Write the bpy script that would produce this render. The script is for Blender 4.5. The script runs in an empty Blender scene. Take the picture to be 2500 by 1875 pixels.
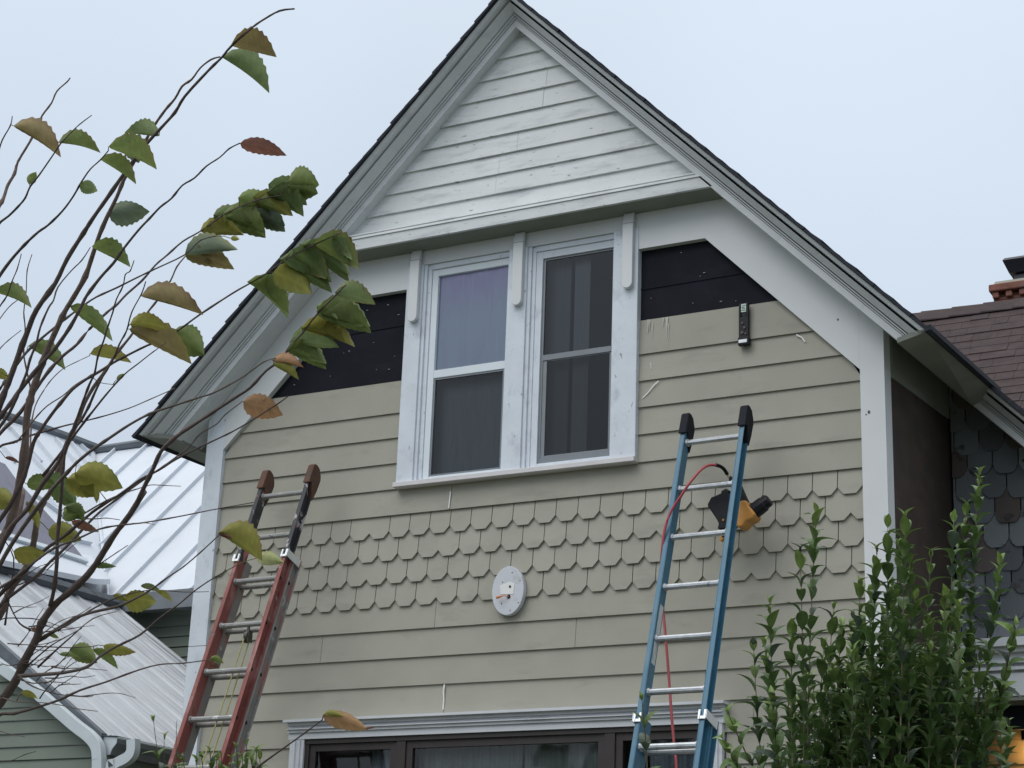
import bpy, math, random
from mathutils import Vector, Matrix
random.seed(7)
C = bpy.context.scene
# ---------------------------------------------------------------- camera
CAM = Vector((3.2249, -9.9034, 1.6))
YAW, PIT, ROL, FPX = -0.499756, 0.3234527, 0.03792500, 4575.275   # focal length in px of a 2500 px wide frame
cy_, sy_, cp_, sp_ = math.cos(YAW), math.sin(YAW), math.cos(PIT), math.sin(PIT)
FWD = Vector((sy_*cp_, cy_*cp_, sp_)); R0 = Vector((cy_, -sy_, 0)); U0 = R0.cross(FWD)
RT = R0*math.cos(ROL)+U0*math.sin(ROL); UP = -R0*math.sin(ROL)+U0*math.cos(ROL)
cd = bpy.data.cameras.new('camera'); cam = bpy.data.objects.new('camera', cd); C.collection.objects.link(cam)
cam.matrix_world = Matrix(((RT.x, UP.x, -FWD.x, CAM.x), (RT.y, UP.y, -FWD.y, CAM.y), (RT.z, UP.z, -FWD.z, CAM.z), (0, 0, 0, 1)))
cd.sensor_width = 36; cd.lens = FPX/2500*36; cd.clip_end = 2000; cd.clip_start = 0.05
C.camera = cam
C.render.resolution_x = 1024; C.render.resolution_y = 768
# ---------------------------------------------------------------- light: overcast daylight
W = bpy.data.worlds.new("World"); C.world = W; W.use_nodes = True
nt = W.node_tree; N = nt.nodes; N.clear()
SUN_EL, SUN_ROT = math.radians(48), math.radians(200)
sky = N.new('ShaderNodeTexSky'); sky.sky_type = 'NISHITA'; sky.sun_disc = False
sky.sun_elevation = SUN_EL; sky.sun_rotation = SUN_ROT; sky.dust_density = 4; sky.air_density = 1.2
sk = N.new('ShaderNodeVectorMath'); sk.operation = 'SCALE'; sk.inputs[3].default_value = 0.8
tc = N.new('ShaderNodeTexCoord'); sx = N.new('ShaderNodeSeparateXYZ')
cr = N.new('ShaderNodeValToRGB')       # cloud deck: brighter overhead than at the horizon
e = cr.color_ramp.elements; e[0].position = 0.0; e[0].color = (0.50, 0.57, 0.66, 1)
e[1].position = 1.0; e[1].color = (2.0, 2.0, 2.0, 1)
for ps, cl in ((.22, (.56, .635, .735, 1)), (.42, (.645, .735, .85, 1)), (.62, (.72, .81, .91, 1))):
    q = e.new(ps); q.color = cl
sc = N.new('ShaderNodeVectorMath'); sc.operation = 'SCALE'; sc.inputs[3].default_value = 10.0
nz = N.new('ShaderNodeTexNoise'); nz.inputs['Scale'].default_value = 2.2; nz.inputs['Detail'].default_value = 4
mr = N.new('ShaderNodeMapRange'); mr.inputs[1].default_value = .3; mr.inputs[2].default_value = .7; mr.inputs[3].default_value = .93; mr.inputs[4].default_value = 1.05
mm = N.new('ShaderNodeVectorMath'); mm.operation = 'SCALE'
mx = N.new('ShaderNodeMix'); mx.data_type = 'RGBA'; mx.inputs[0].default_value = 0.93
bg = N.new('ShaderNodeBackground'); bg.inputs[1].default_value = 0.1; wo = N.new('ShaderNodeOutputWorld')
L = nt.links.new
L(tc.outputs['Generated'], sx.inputs[0]); L(sx.outputs[2], cr.inputs[0]); L(cr.outputs[0], sc.inputs[0])
L(tc.outputs['Generated'], nz.inputs['Vector']); L(nz.outputs[0], mr.inputs[0]); L(sc.outputs[0], mm.inputs[0]); L(mr.outputs[0], mm.inputs[3])
L(sky.outputs[0], sk.inputs[0]); L(sk.outputs[0], mx.inputs[6]); L(mm.outputs[0], mx.inputs[7]); L(mx.outputs[2], bg.inputs[0]); L(bg.outputs[0], wo.inputs[0])
sd = bpy.data.lights.new('sun', 'SUN'); sd.energy = 0.95; sd.angle = math.radians(40); sd.color = (1, .98, .95)
so = bpy.data.objects.new('sun', sd); C.collection.objects.link(so)
so.rotation_euler = (math.radians(90-48), 0, math.radians(-20))
C.view_settings.view_transform = 'Standard'; C.view_settings.look = 'None'; C.view_settings.exposure = 0.12; C.view_settings.gamma = 1
try: C.cycles.max_bounces = 8; C.cycles.transparent_max_bounces = 12
except Exception: pass
# ---------------------------------------------------------------- helpers
K = 900/2212
def ray(px, py):
    return FWD+RT*((px-1250)/FPX)-UP*((py-937.5)/FPX)
def atd(px, py, D): return CAM+ray(px, py)*D                       # point at depth D (m) on a sight line
def aty(px, py, y):
    d = ray(px, py); return CAM+d*((y-CAM.y)/d.y)
def shade(t):
    if t is None: return None
    k = random.uniform(.965, 1.035); return tuple(q*k for q in t)
class MB:
    def __init__(s): s.v = []; s.f = []; s.c = []
    def add(s, vs, fs, col=None):
        n = len(s.v); s.v += [tuple(v) for v in vs]; s.f += [tuple(i+n for i in f) for f in fs]
        if col is not None: s.c += [col]*len(vs)
        return s
    def box(s, x0, x1, y0, y1, z0, z1):
        return s.add([(x, y, z) for x in (x0, x1) for y in (y0, y1) for z in (z0, z1)],
                     [(0, 1, 3, 2), (4, 6, 7, 5), (0, 4, 5, 1), (2, 3, 7, 6), (0, 2, 6, 4), (1, 5, 7, 3)])
    def loft(s, a, b, caps=True, col=None):                                # two matching loops
        n = len(a); fs = [(i, (i+1) % n, n+(i+1) % n, n+i) for i in range(n)]
        if caps: fs += [tuple(range(n))[::-1], tuple(range(n, 2*n))]
        return s.add(list(a)+list(b), fs, col or shade(getattr(s, 'tint', None)))
    def prism(s, poly, y0, y1):                                  # xz outline given thickness in y
        return s.loft([(x, y0, z) for x, z in poly], [(x, y1, z) for x, z in poly])
    def obox(s, o, a, b, c):                                     # corner + three edge vectors
        o, a, b, c = map(Vector, (o, a, b, c))
        return s.add([o, o+c, o+b, o+b+c, o+a, o+a+c, o+a+b, o+a+b+c], [(0, 1, 3, 2), (4, 6, 7, 5), (0, 4, 5, 1), (2, 3, 7, 6), (0, 2, 6, 4), (1, 5, 7, 3)])
    def tube(s, pts, r, n=8, col=None, caps=True):
        pts = [Vector(p) for p in pts]
        rs = r if isinstance(r, (list, tuple)) else [r]*len(pts)
        vs = []; ref = Vector((0.13, 0.31, 0.94)).normalized()
        for i, p in enumerate(pts):
            t = (pts[min(i+1, len(pts)-1)]-pts[max(i-1, 0)])
            t = t.normalized() if t.length > 1e-9 else Vector((0, 0, 1))
            if abs(t.dot(ref)) > .97: ref = Vector((.9, .2, .1)).normalized()
            u = t.cross(ref).normalized(); w = t.cross(u)
            vs += [p+(u*math.cos(2*math.pi*k/n)+w*math.sin(2*math.pi*k/n))*rs[i] for k in range(n)]
        fs = [(i*n+k, i*n+(k+1) % n, (i+1)*n+(k+1) % n, (i+1)*n+k) for i in range(len(pts)-1) for k in range(n)]
        if caps: fs += [tuple(range(n))[::-1], tuple(range((len(pts)-1)*n, len(pts)*n))]
        return s.add(vs, fs, col)
    def build(s, name, mat, parent=None, smooth=False, bevel=0):
        me = bpy.data.meshes.new(name); me.from_pydata(s.v, [], s.f)
        if s.c and len(s.c) == len(s.v):
            ca = me.color_attributes.new('Col', 'FLOAT_COLOR', 'POINT')
            for i, c in enumerate(s.c): ca.data[i].color = (c[0], c[1], c[2], 1)
        me.materials.append(mat); me.validate(); me.update()
        o = bpy.data.objects.new(name, me); C.collection.objects.link(o)
        if smooth:
            for p in me.polygons: p.use_smooth = True
        if bevel:
            m = o.modifiers.new('bevel', 'BEVEL'); m.width = bevel; m.segments = 2; m.limit_method = 'ANGLE'; m.angle_limit = .6
        if parent is not None: o.parent = parent
        return o
def tag(o, label=None, cat=None, group=None, kind=None):
    if label: o['label'] = label
    if cat: o['category'] = cat
    if group: o['group'] = group
    if kind: o['kind'] = kind
    return o
def thing(name, label, cat, loc=(0, 0, 0), group=None):
    o = bpy.data.objects.new(name, None); C.collection.objects.link(o); o.location = loc
    return tag(o, label, cat, group)
def settle(root):                                                 # keep children where they were built although the empty stands at its base
    bpy.context.view_layer.update()
    def rec(o):
        for c in o.children:
            c.matrix_parent_inverse = root.matrix_world.inverted() if c.parent == root else Matrix.Identity(4); rec(c)
    rec(root)
def mat(name, col, rough=.6, var=.12, scale=8, stretch=(1, 1, 1), bump=0, bscale=60, stain=None, metal=0, spec=.5, attr=False, layers=(), bstretch=None):
    m = bpy.data.materials.new(name); m.use_nodes = True; t = m.node_tree; n = t.nodes; b = n['Principled BSDF']; l = t.links.new
    b.inputs['Roughness'].default_value = rough; b.inputs['Metallic'].default_value = metal; b.inputs['Specular IOR Level'].default_value = spec
    tcn = n.new('ShaderNodeTexCoord')
    def coords(st):
        mp = n.new('ShaderNodeMapping'); mp.inputs['Scale'].default_value = st; l(tcn.outputs['Object'], mp.inputs[0]); return mp.outputs[0]
    nz = n.new('ShaderNodeTexNoise'); nz.inputs['Scale'].default_value = scale; nz.inputs['Detail'].default_value = 5; l(coords(stretch), nz.inputs['Vector'])
    r = n.new('ShaderNodeMapRange'); r.inputs[1].default_value = .25; r.inputs[2].default_value = .75; r.inputs[3].default_value = 1-var; r.inputs[4].default_value = 1+var; l(nz.outputs[0], r.inputs[0])
    v = n.new('ShaderNodeVectorMath'); v.operation = 'SCALE'; l(r.outputs[0], v.inputs[3])
    if attr:
        a = n.new('ShaderNodeAttribute'); a.attribute_name = 'Col'; l(a.outputs[0], v.inputs[0])
    else: v.inputs[0].default_value = col
    out = v.outputs[0]
    ls = list(layers)+([stain] if stain else [])
    for (c2, sc2, st2, thr, soft) in ls:
        z = n.new('ShaderNodeTexNoise'); z.inputs['Scale'].default_value = sc2; z.inputs['Detail'].default_value = 6; z.inputs['Roughness'].default_value = .65; l(coords(st2), z.inputs['Vector'])
        q = n.new('ShaderNodeMapRange'); q.inputs[1].default_value = thr; q.inputs[2].default_value = thr+soft; l(z.outputs[0], q.inputs[0])
        x = n.new('ShaderNodeMix'); x.data_type = 'RGBA'; l(q.outputs[0], x.inputs[0]); l(out, x.inputs[6]); x.inputs[7].default_value = (*c2, 1); out = x.outputs[2]
    l(out, b.inputs['Base Color'])
    if bump:
        z = n.new('ShaderNodeTexNoise'); z.inputs['Scale'].default_value = bscale; z.inputs['Detail'].default_value = 6; l(coords(bstretch or stretch), z.inputs['Vector'])
        bp = n.new('ShaderNodeBump'); bp.inputs['Strength'].default_value = bump; bp.inputs['Distance'].default_value = .004; l(z.outputs[0], bp.inputs['Height']); l(bp.outputs[0], b.inputs['Normal'])
    return m
def glass(name, tint=.75, rough=.02, ior=1.5):
    m = bpy.data.materials.new(name); m.use_nodes = True; t = m.node_tree; n = t.nodes; n.clear(); l = t.links.new
    tr = n.new('ShaderNodeBsdfTransparent'); tr.inputs[0].default_value = (tint, tint*1.02, tint*1.03, 1)
    g = n.new('ShaderNodeBsdfGlossy'); g.inputs['Roughness'].default_value = rough
    f = n.new('ShaderNodeFresnel'); f.inputs[0].default_value = ior; x = n.new('ShaderNodeMixShader'); o = n.new('ShaderNodeOutputMaterial')
    tcn = n.new('ShaderNodeTexCoord'); z = n.new('ShaderNodeTexNoise'); z.inputs['Scale'].default_value = 3
    bp = n.new('ShaderNodeBump'); bp.inputs['Strength'].default_value = .12; bp.inputs['Distance'].default_value = .01
    l(tcn.outputs['Object'], z.inputs['Vector']); l(z.outputs[0], bp.inputs['Height']); l(bp.outputs[0], g.inputs['Normal'])
    l(f.outputs[0], x.inputs[0]); l(tr.outputs[0], x.inputs[1]); l(g.outputs[0], x.inputs[2]); l(x.outputs[0], o.inputs[0]); return m
# materials -------------------------------------------------------
GREY = (.30, .31, .32)
M = dict(
 siding=mat('beige_cement_siding', (.335, .325, .262), .75, .07, 3, attr=True, bump=.35, bscale=40, bstretch=(6, 1, 40), layers=[((.275, .268, .225), 2.2, (1, 1, 3), .56, .25), ((.42, .41, .345), 30, (1, 1, 1), .70, .12), ((.20, .195, .165), 9, (1, 1, .35), .70, .12)]),
 siding_side=mat('beige_panel', (.33, .32, .262), .75, .05, 4, bump=.2),
 paint=mat('worn_white_trim_paint', (.66, .69, .71), .6, .06, 5, bump=.3, bscale=25, layers=[((.50, .53, .57), 6, (1, 1, 1.6), .57, .22), ((.24, .25, .25), 22, (1, 1, .35), .715, .04)]),
 casing=mat('peeling_white_casing_paint', (.66, .71, .77), .6, .07, 6, bump=.4, bscale=25, layers=[((.47, .51, .57), 9, (1, 1, .6), .54, .2), ((.26, .27, .28), 26, (1, 1, .5), .655, .04)]),
 pentpaint=mat('peeling_white_clapboard_paint', (.67, .70, .70), .6, .05, 4, bump=.25, bscale=30, layers=[((.50, .52, .54), 3, (1, 1, 5), .52, .18), ((.30, .31, .32), 14, (1, 1, 3.5), .63, .06), ((.20, .20, .2), 60, (1, 1, 2), .74, .02)]),
 newwhite=mat('smooth_white_trim', (.67, .69, .70), .5, .04, 3, bump=.08, bscale=30),
 vinyl=mat('white_vinyl', (.70, .76, .80), .35, .03, 4),
 pinkish=mat('primed_sill', (.66, .64, .65), .6, .06, 8, bump=.3, layers=[((.35, .33, .34), 25, (1, 1, 1), .68, .05)]),
 felt=mat('black_housewrap_felt', (.011, .012, .018), .85, .3, 3, spec=.2, bump=.5, bscale=12, layers=[((.017, .017, .026), 4, (1, 1, 2), .5, .2)]),
 staple=mat('staple_metal', (.32, .34, .38), .4, .1, 5, metal=.3),
 shingle=mat('charcoal_roof_shingle', (.018, .021, .03), .9, .35, 30, bump=.8, bscale=120),
 maroon=mat('maroon_roof_shingle', (.054, .037, .036), .95, .25, 9, (1, 1, 1), bump=.8, bscale=150, layers=[((.042, .030, .036), 5, (.7, 1, 3), .52, .18), ((.075, .05, .048), 60, (1, 1, 1), .60, .1)]),
 brown=mat('dark_brown_stripped_sheathing', (.05, .034, .024), .85, .3, 3, (1, 1, 2.5), bump=.5, bscale=20, layers=[((.028, .024, .026), 4, (1, 1, 1), .5, .2)]),
 sidetrim=mat('soffit_paint_with_shade', (.23, .245, .21), .7, .12, 5, bump=.3, bscale=20),  # darker than the white trim: eave shade is put into this colour
 scale_d=mat('weathered_fishscale_shingle', (.06, .06, .06), .85, .0, 5, attr=True, bump=.8, bscale=14, bstretch=(6, 6, 1.5), layers=[((.06, .052, .048), 7, (1, 1, 1.4), .58, .06)]),
 brick=mat('red_chimney_brick', (.21, .085, .06), .85, .3, 14, bump=.7, bscale=40, layers=[((.16, .10, .09), 7, (1, 1, 2), .5, .2)]),
 concrete=mat('chimney_crown_concrete', (.33, .32, .27), .9, .15, 12, bump=.5),
 blackmetal=mat('black_flue_metal', (.02, .022, .03), .5, .2, 5),
 alu=mat('ladder_rung_aluminium', (.52, .54, .56), .33, .18, 20, metal=.75, bump=.2, bscale=80, layers=[((.25, .26, .28), 30, (1, 1, 1), .6, .1)]),
 alu_old=mat('dirty_rung_aluminium', (.30, .30, .29), .55, .2, 20, metal=.35, bump=.3, bscale=80, layers=[((.55, .56, .56), 26, (1, 1, 1), .60, .05), ((.07, .07, .07), 20, (1, 1, 1), .62, .04)]),
 blue=mat('blue_fibreglass_rail', (.042, .145, .225), .42, .12, 9, bump=.2, bscale=50, layers=[((.07, .18, .25), 7, (1, 1, .5), .52, .15), ((.30, .38, .42), 34, (1, 1, .5), .70, .04)]),
 red=mat('faded_red_fibreglass_rail', (.215, .062, .052), .6, .15, 9, bump=.3, bscale=50, layers=[((.33, .15, .135), 8, (1, 1, .4), .50, .14), ((.40, .36, .35), 24, (1, 1, .5), .63, .05), ((.10, .05, .05), 12, (1, 1, .5), .63, .06)]),
 greyrail=mat('worn_grey_pink_rail', (.23, .22, .21), .65, .2, 9, bump=.3, layers=[((.36, .17, .15), 5, (1, 1, .35), .50, .08), ((.42, .42, .40), 18, (1, 1, .5), .63, .05)]),
 darkrail=mat('blackened_upper_rail', (.035, .037, .042), .6, .3, 9, bump=.3, layers=[((.42, .40, .41), 11, (1, 1, .5), .585, .02), ((.40, .14, .13), 7, (1, 1, .6), .61, .02)]),
 mitt_b=mat('black_rubber_mitt', (.010, .012, .018), .75, .2, 12, bump=.2, spec=.25),
 mitt_r=mat('brown_rubber_mitt', (.105, .048, .030), .8, .3, 10, bump=.5, bscale=30, layers=[((.07, .055, .045), 9, (1, 1, 1), .5, .2), ((.30, .30, .28), 20, (1, 1, 1), .68, .06)]),
 bracket=mat('cast_bracket_metal', (.72, .74, .75), .35, .08, 20, metal=.4),
 sticker=mat('worn_pale_sticker', (.55, .57, .57), .5, .1, 30, layers=[((.30, .32, .33), 40, (1, 1, .5), .58, .05)]),
 hose=mat('red_air_hose', (.40, .065, .075), .45, .1, 10),
 black=mat('black_plastic', (.009, .010, .014), .5, .2, 10, spec=.3),
 yellow=mat('yellow_orange_gun_body', (.52, .24, .045), .45, .12, 20, bump=.1),
 brass=mat('pale_brass', (.62, .56, .36), .4, .1, 10),
 rope=mat('yellow_green_rope', (.36, .34, .13), .8, .2, 60, bump=.5, bscale=200),
 pulley=mat('rusty_pulley_iron', (.10, .10, .08), .6, .3, 20, metal=.3),
 disc=mat('white_mounting_block', (.60, .62, .66), .6, .05, 10, bump=.2, bscale=40, layers=[((.52, .53, .56), 12, (1, 1, 1), .55, .1)]),
 whitepatch=mat('bright_white_caulk', (.80, .80, .78), .6, .05, 20),
 orange=mat('orange_wire_nut', (.65, .22, .08), .5, .1, 20),
 green=mat('dark_green_label', (.02, .10, .06), .5, .1, 20),
 brownframe=mat('dark_brown_window_frame', (.035, .027, .025), .5, .2, 8),
 aluframe=mat('grey_storm_frame', (.20, .22, .24), .45, .08, 8, metal=.2),
 lowtrim=mat('white_head_moulding', (.62, .64, .67), .5, .06, 5, (1, 1, 1), bump=.15, layers=[((.45, .46, .49), 4, (1, 1, 6), .55, .2)]),
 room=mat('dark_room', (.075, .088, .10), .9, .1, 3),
 metalroof=mat('pale_metal_roof', (.57, .61, .66), .5, .04, 1.5, (1, 1, 1), metal=.0, layers=[((.51, .55, .60), 2, (1, 1, 1), .5, .3)]),
 metalroof2=mat('silver_ribbed_roof', (.42, .445, .47), .5, .06, 3, (1, 1, 1), metal=.1, layers=[((.29, .305, .325), 1.6, (.25, 3, .25), .5, .10), ((.50, .53, .56), 2.2, (.2, 5, .2), .60, .06)]),
 ridge=mat('dark_ridge_flashing', (.09, .105, .12), .6, .2, 10),
 violet=mat('grey_violet_dormer_roof', (.16, .16, .20), .8, .1, 5),
 vinylgreen=mat('sage_green_vinyl_siding', (.17, .205, .165), .6, .06, 5, bump=.1),
 gutter=mat('white_gutter_metal', (.56, .62, .65), .35, .06, 5),
 dgutter=mat('weathered_gutter', (.16, .175, .19), .5, .2, 6, (1, 4, 1)),
 bark=mat('brown_twig_bark', (.085, .058, .045), .85, .3, 20, attr=True, bump=.7, bscale=90),
 leaf=mat('leaf', (1, 1, 1), .6, .2, 9, attr=True, bump=.25, bscale=35, spec=.25, layers=[((.13, .095, .04), 24, (1, 1, 1), .62, .08), ((.10, .055, .03), 45, (1, 1, 1), .71, .03)]),
 pleaf=mat('privet_leaf', (1, 1, 1), .42, .22, 30, attr=True, spec=.35),
 grass=mat('lawn', (.085, .090, .060), .95, .35, 2, bump=1, bscale=30),
)
def leafy(m, amt):                                                # leaves let some light through
    t = m.node_tree; n = t.nodes; b = n['Principled BSDF']; o = n['Material Output']
    tr = n.new('ShaderNodeBsdfTranslucent'); x = n.new('ShaderNodeMixShader'); x.inputs[0].default_value = amt
    src = b.inputs['Base Color'].links[0].from_socket
    t.links.new(src, tr.inputs[0]); t.links.new(b.outputs[0], x.inputs[1]); t.links.new(tr.outputs[0], x.inputs[2]); t.links.new(x.outputs[0], o.inputs[0])
leafy(M['leaf'], .35); leafy(M['pleaf'], .25)
GLASS = glass('window_glass', .96, .03, 1.65); SCREEN = glass('insect_screen_glass', .68, .15, 1.6)
# ================================================================= ground
g = MB(); g.add([(-250, -250, 0), (250, -250, 0), (250, 250, 0), (-250, 250, 0)], [(0, 1, 2, 3)]); tag(g.build('ground', M['grass']), kind='structure')
# ================================================================= unseen trees added behind the viewer to block low sky and show in panes
FT = mat('added_far_foliage', (.05, .06, .035), .9, .4, .8, bump=0); fb = MB(); rf = random.Random(3)
for k in range(5200):
    a = rf.uniform(math.radians(-178), math.radians(8)); rad = rf.uniform(23, 29); top = 6.2+2.2*math.sin(a*5)+1.6*math.sin(a*11+1)
    c_ = Vector((CAM.x+rad*math.cos(a), CAM.y+rad*math.sin(a), rf.uniform(0, 1)**.8*top)); u = Vector((rf.gauss(0, 1), rf.gauss(0, 1), rf.gauss(0, 1))).normalized(); v = u.cross(Vector((rf.gauss(0, 1), rf.gauss(0, 1), rf.gauss(0, 1)))).normalized(); q_ = rf.uniform(.3, .7)
    fb.add([c_+u*q_, c_+v*q_*.7, c_-u*q_, c_-v*q_*.7], [(0, 1, 2, 3)])
tag(fb.build('added_far_trees', FT), kind='stuff')
# ================================================================= the house
XC, SL = -2.148, 1.017
XL, XR = -4.543, .248
house = thing('house', 'beige sided house with steep white trimmed gable and two ladders against it', 'house', (XC, 3, 0))
SOF = 7.84
# --- lap siding
def lap(mb, x0, x1, z0, z1, y=0.0, t=.016, clip=None):
    """one board: bottom edge stands proud at y, top leans back. clip = s value of the sloping frieze (keeps board under it)"""
    if clip is None:
        pl = [(x0, z0), (x1, z0), (x1, z1), (x0, z1)]
    else:
        def cx(z, sg): return XC+sg*(clip-z)/SL
        a0, a1 = max(x0, cx(z0, -1)), max(x0, cx(z1, -1)); b0, b1 = min(x1, cx(z0, 1)), min(x1, cx(z1, 1))
        if b0 <= a0: return
        if b1 < a1: b1 = a1 = (a1+b1)/2
        pl = [(a0, z0), (b0, z0), (b1, z1), (a1, z1)]
    yy = lambda z: y+(.015 if z > z0 else 0)
    a = [(x, yy(z), z) for x, z in pl]; b = [(x, yy(z)+t, z) for x, z in pl]
    mb.loft(a, b)
sd_ = MB(); E_ = .178; sd_.tint = (.378, .366, .306)
rows_low = [3.850-E_*i for i in range(22)]
joints = {0: [-2.667], 1: [-1.690, -3.5], 2: [], 3: [-2.572, -.86]}
for i, z in enumerate(rows_low):
    if z < .3: break
    xs = [-4.41]+joints.get(i, [random.uniform(-4, 0)])+[.115]; xs.sort()
    zt = z+E_+.012 if i else 4.06
    for a, b in zip(xs[:-1], xs[1:]):
        if z+E_ > 3.30 or i < 4: lap(sd_, a+.0015, b-.0015, z+random.uniform(-.001, .001), zt)
        else:                                                     # beside the lower window
            if a < -3.66: lap(sd_, a, min(b, -3.66), z, zt)
            if b > -.73: lap(sd_, max(a, -.73), b, z, zt)
hi = [4.600, 4.773, 4.948, 5.121, 5.291, 5.464]
for i, z in enumerate(hi):
    zt = z+.178+.012
    if i == 0:
        lap(sd_, -4.41, -2.598, z, zt); lap(sd_, -2.594, .115, z, zt); continue
    if i == 5: zt = 5.690
    if i < 5: lap(sd_, -4.41, -2.985, z, zt if i < 4 else 5.516, clip=7.50)
    lap(sd_, -1.31, .115, z, zt, clip=7.50)
sd_.build('lap_siding', M['siding'], house)
# --- octagon shingle band
sh = MB(); sh.tint = (.378, .366, .306); PW, PH = .1494, .1509
skip = {(1, 2), (1, 12), (3, 2), (0, -1), (2, -1), (3, 16), (1, 20)}
for j in range(4):
    zt0 = 4.494-PH*j; off = 0 if j % 2 == 0 else .5
    for i in range(-10, 25):
        xl = -3.190+(i+off)*PW; xr = xl+PW
        if xr < -4.40 or xl > .104: continue
        gap = .0026; dz = random.uniform(-.0012, .0012)
        l_, r_ = xl+gap, xr-gap
        if (j, i) in skip: r_ = xr+gap
        if (j, i-1) in skip: l_ = xl-.0001
        zb = zt0-.042+dz; zt = zt0+PH+.012; f = .037
        top = min(zt, 4.606)
        xm = (xl+xr)/2
        poly = [(l_, top), (l_, zt0), (xm-f, zb), (xm+f, zb), (r_, zt0), (r_, top)]
        poly = [(min(max(x, -4.40), .104), z) for x, z in poly]
        yb = -.001*random.random()
        yy = lambda z: yb-.004+.021*max(0, (z-zb))/(top-zb)
        a = [(x, yy(z), z) for x, z in poly]; b = [(x, yy(z)+.018, z) for x, z in poly]
        sh.loft(a[::-1], b[::-1])
sh.build('octagon_shingle_band', M['siding'], house)
# --- sheathing behind everything and black felt
w = MB(); w.prism([(-4.40, 0), (-3.56, 0), (-3.56, 3.22), (-.83, 3.22), (-.83, 0), (.10, 0), (.10, 5.50), (-.78, 6.42), (-1.40, 6.42), (-1.40, 4.80), (-2.90, 4.80), (-2.90, 6.42), (-3.52, 6.42), (-4.40, 5.50)], .034, .09)
w.build('wall', M['felt'], house)
ft = MB(); ft.prism([(-4.30, 5.1), (-2.98, 5.1), (-2.98, 6.2), (-3.45, 6.2), (-4.30, 5.34)], .022, .031); ft.build('exposed_black_felt', M['felt'], house)
ft = MB(); ft.prism([(-1.32, 5.3), (.0, 5.3), (.0, 5.34), (-.84, 6.2), (-1.32, 6.2)], .022, .031); fo = ft.build('exposed_black_felt', M['felt'], house)
for k in range(26):
    x = random.choice([random.uniform(-1.25, -.5), random.uniform(-3.9, -3.0)]); z = random.uniform(5.55, 6.12); wd = random.choice([.005, .006, .014])
    MB().box(x, x+wd, .0165, .0215, z, z+.003).build('staple', M['staple'], fo)
for a_, b_ in ((-4.0, -2.99), (-1.31, -.35)): MB().prism([(a_, 5.895), (b_, 5.905), (b_, 5.915), (a_, 5.905)], .0165, .0235).build('felt_lap', M['felt'], fo)
# --- frieze and corner boards
def mirror(poly): return [(2*XC-x, z) for x, z in poly]
fr = [(-1.303, 6.156), (-.858, 6.156), (.104, 5.178), (.104, 5.552), (-.775, 6.446), (-1.303, 6.446)]
fl = [(x, z) for x, z in mirror(fr)]; fl[0] = (-2.991, 6.142); fl[1] = (fl[1][0]-.014, 6.142); fl[5] = (-2.991, 6.446)
for p in (fr, fl): MB().prism(p, -.024, .02).build('frieze_board', M['newwhite'], house)
cb = MB(); cb.prism([(.1045, 0), (.248, 0), (.248, 5.402), (.1045, 5.55)], -.024, .10); cb.build('corner_board', M['newwhite'], house)
cb = MB(); cb.prism([(-4.543, 0), (-4.4005, 0), (-4.4005, 5.55), (-4.543, 5.402)][::1], -.024, .10); o = cb.build('corner_board', M['casing'], house); o['label'] = 'corner board with peeling weathered paint'
MB().prism([(-2.991, 6.30), (-1.303, 6.30), (-1.303, 6.446), (-2.991, 6.446)], -.022, .02).build('header_board', M['newwhite'], house)
for kx, kz, kr in ((.152, 4.913, .0085), (.135, 4.90, .004), (-.02, 5.50, .006)):
    MB().prism([(kx+kr*math.cos(a*.785), kz+kr*1.3*math.sin(a*.785)) for a in range(8)], -.0253, -.0238).build('knot', M['pulley'], house)
jz = aty(474, 1577.6, -.024).z
MB().box(-4.5435, -4.4000, -.0250, .02, jz-.0015, jz+.0015).build('board_joint', M['pulley'], house)
# --- twin window
cas = MB()
for a, b in ((-2.991, -2.868), (-2.222, -2.088), (-1.474, -1.303)): cas.box(a, b, -.032, .05, 4.80, 6.2999)
for (a, b, yy) in ((-2.868, -2.845, -.018), (-2.845, -2.815, -.004), (-2.088, -2.062, -.018), (-2.062, -2.036, -.004)): cas.box(a, b, yy, .05, 4.80, 6.299)
cas.box(-2.815, -2.222, -.008, .05, 6.262, 6.299).box(-2.036, -1.474, -.008, .05, 6.262, 6.299)
caso = cas.build('window_casing', M['casing'], house, bevel=.003)
s_ = MB(); s_.prism([(-2.998, 4.768), (-1.299, 4.768), (-1.299, 4.7995), (-2.998, 4.7995)], -.058, .05); s_.build('window_sill', M['pinkish'], house, bevel=.003)
for cx in (-2.918, -2.140, -1.362):
    b = MB(); r = .036; n = 12
    loop = [(cx+r, 6.325), (cx-r, 6.325)]+[(cx-r*math.cos(math.pi*k/n), 5.925-r*math.sin(math.pi*k/n)) for k in range(n+1)]
    b.prism(loop[::-1], -.068, -.0325)
    b.loft([(cx-r, -.068, 6.327), (cx+r, -.068, 6.327), (cx+r, -.0325, 6.327), (cx-r, -.0325, 6.327)], [(cx-r, -.052, 6.40), (cx+r, -.052, 6.40), (cx+r, -.0325, 6.40), (cx-r, -.0325, 6.40)])
    b.build('bracket', M['newwhite'], house, bevel=.004)
def frame(mb, x0, x1, z0, z1, w, y0, y1, wb=None, wt=None, wr=None):
    wb = wb or w; wt = wt or w; wr = wr or w
    mb.box(x0, x0+w, y0, y1, z0, z1).box(x1-wr, x1, y0, y1, z0, z1).box(x0+w, x1-wr, y0+.001, y1, z0, z0+wb).box(x0+w, x1-wr, y0+.001, y1, z1-wt, z1)
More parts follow.
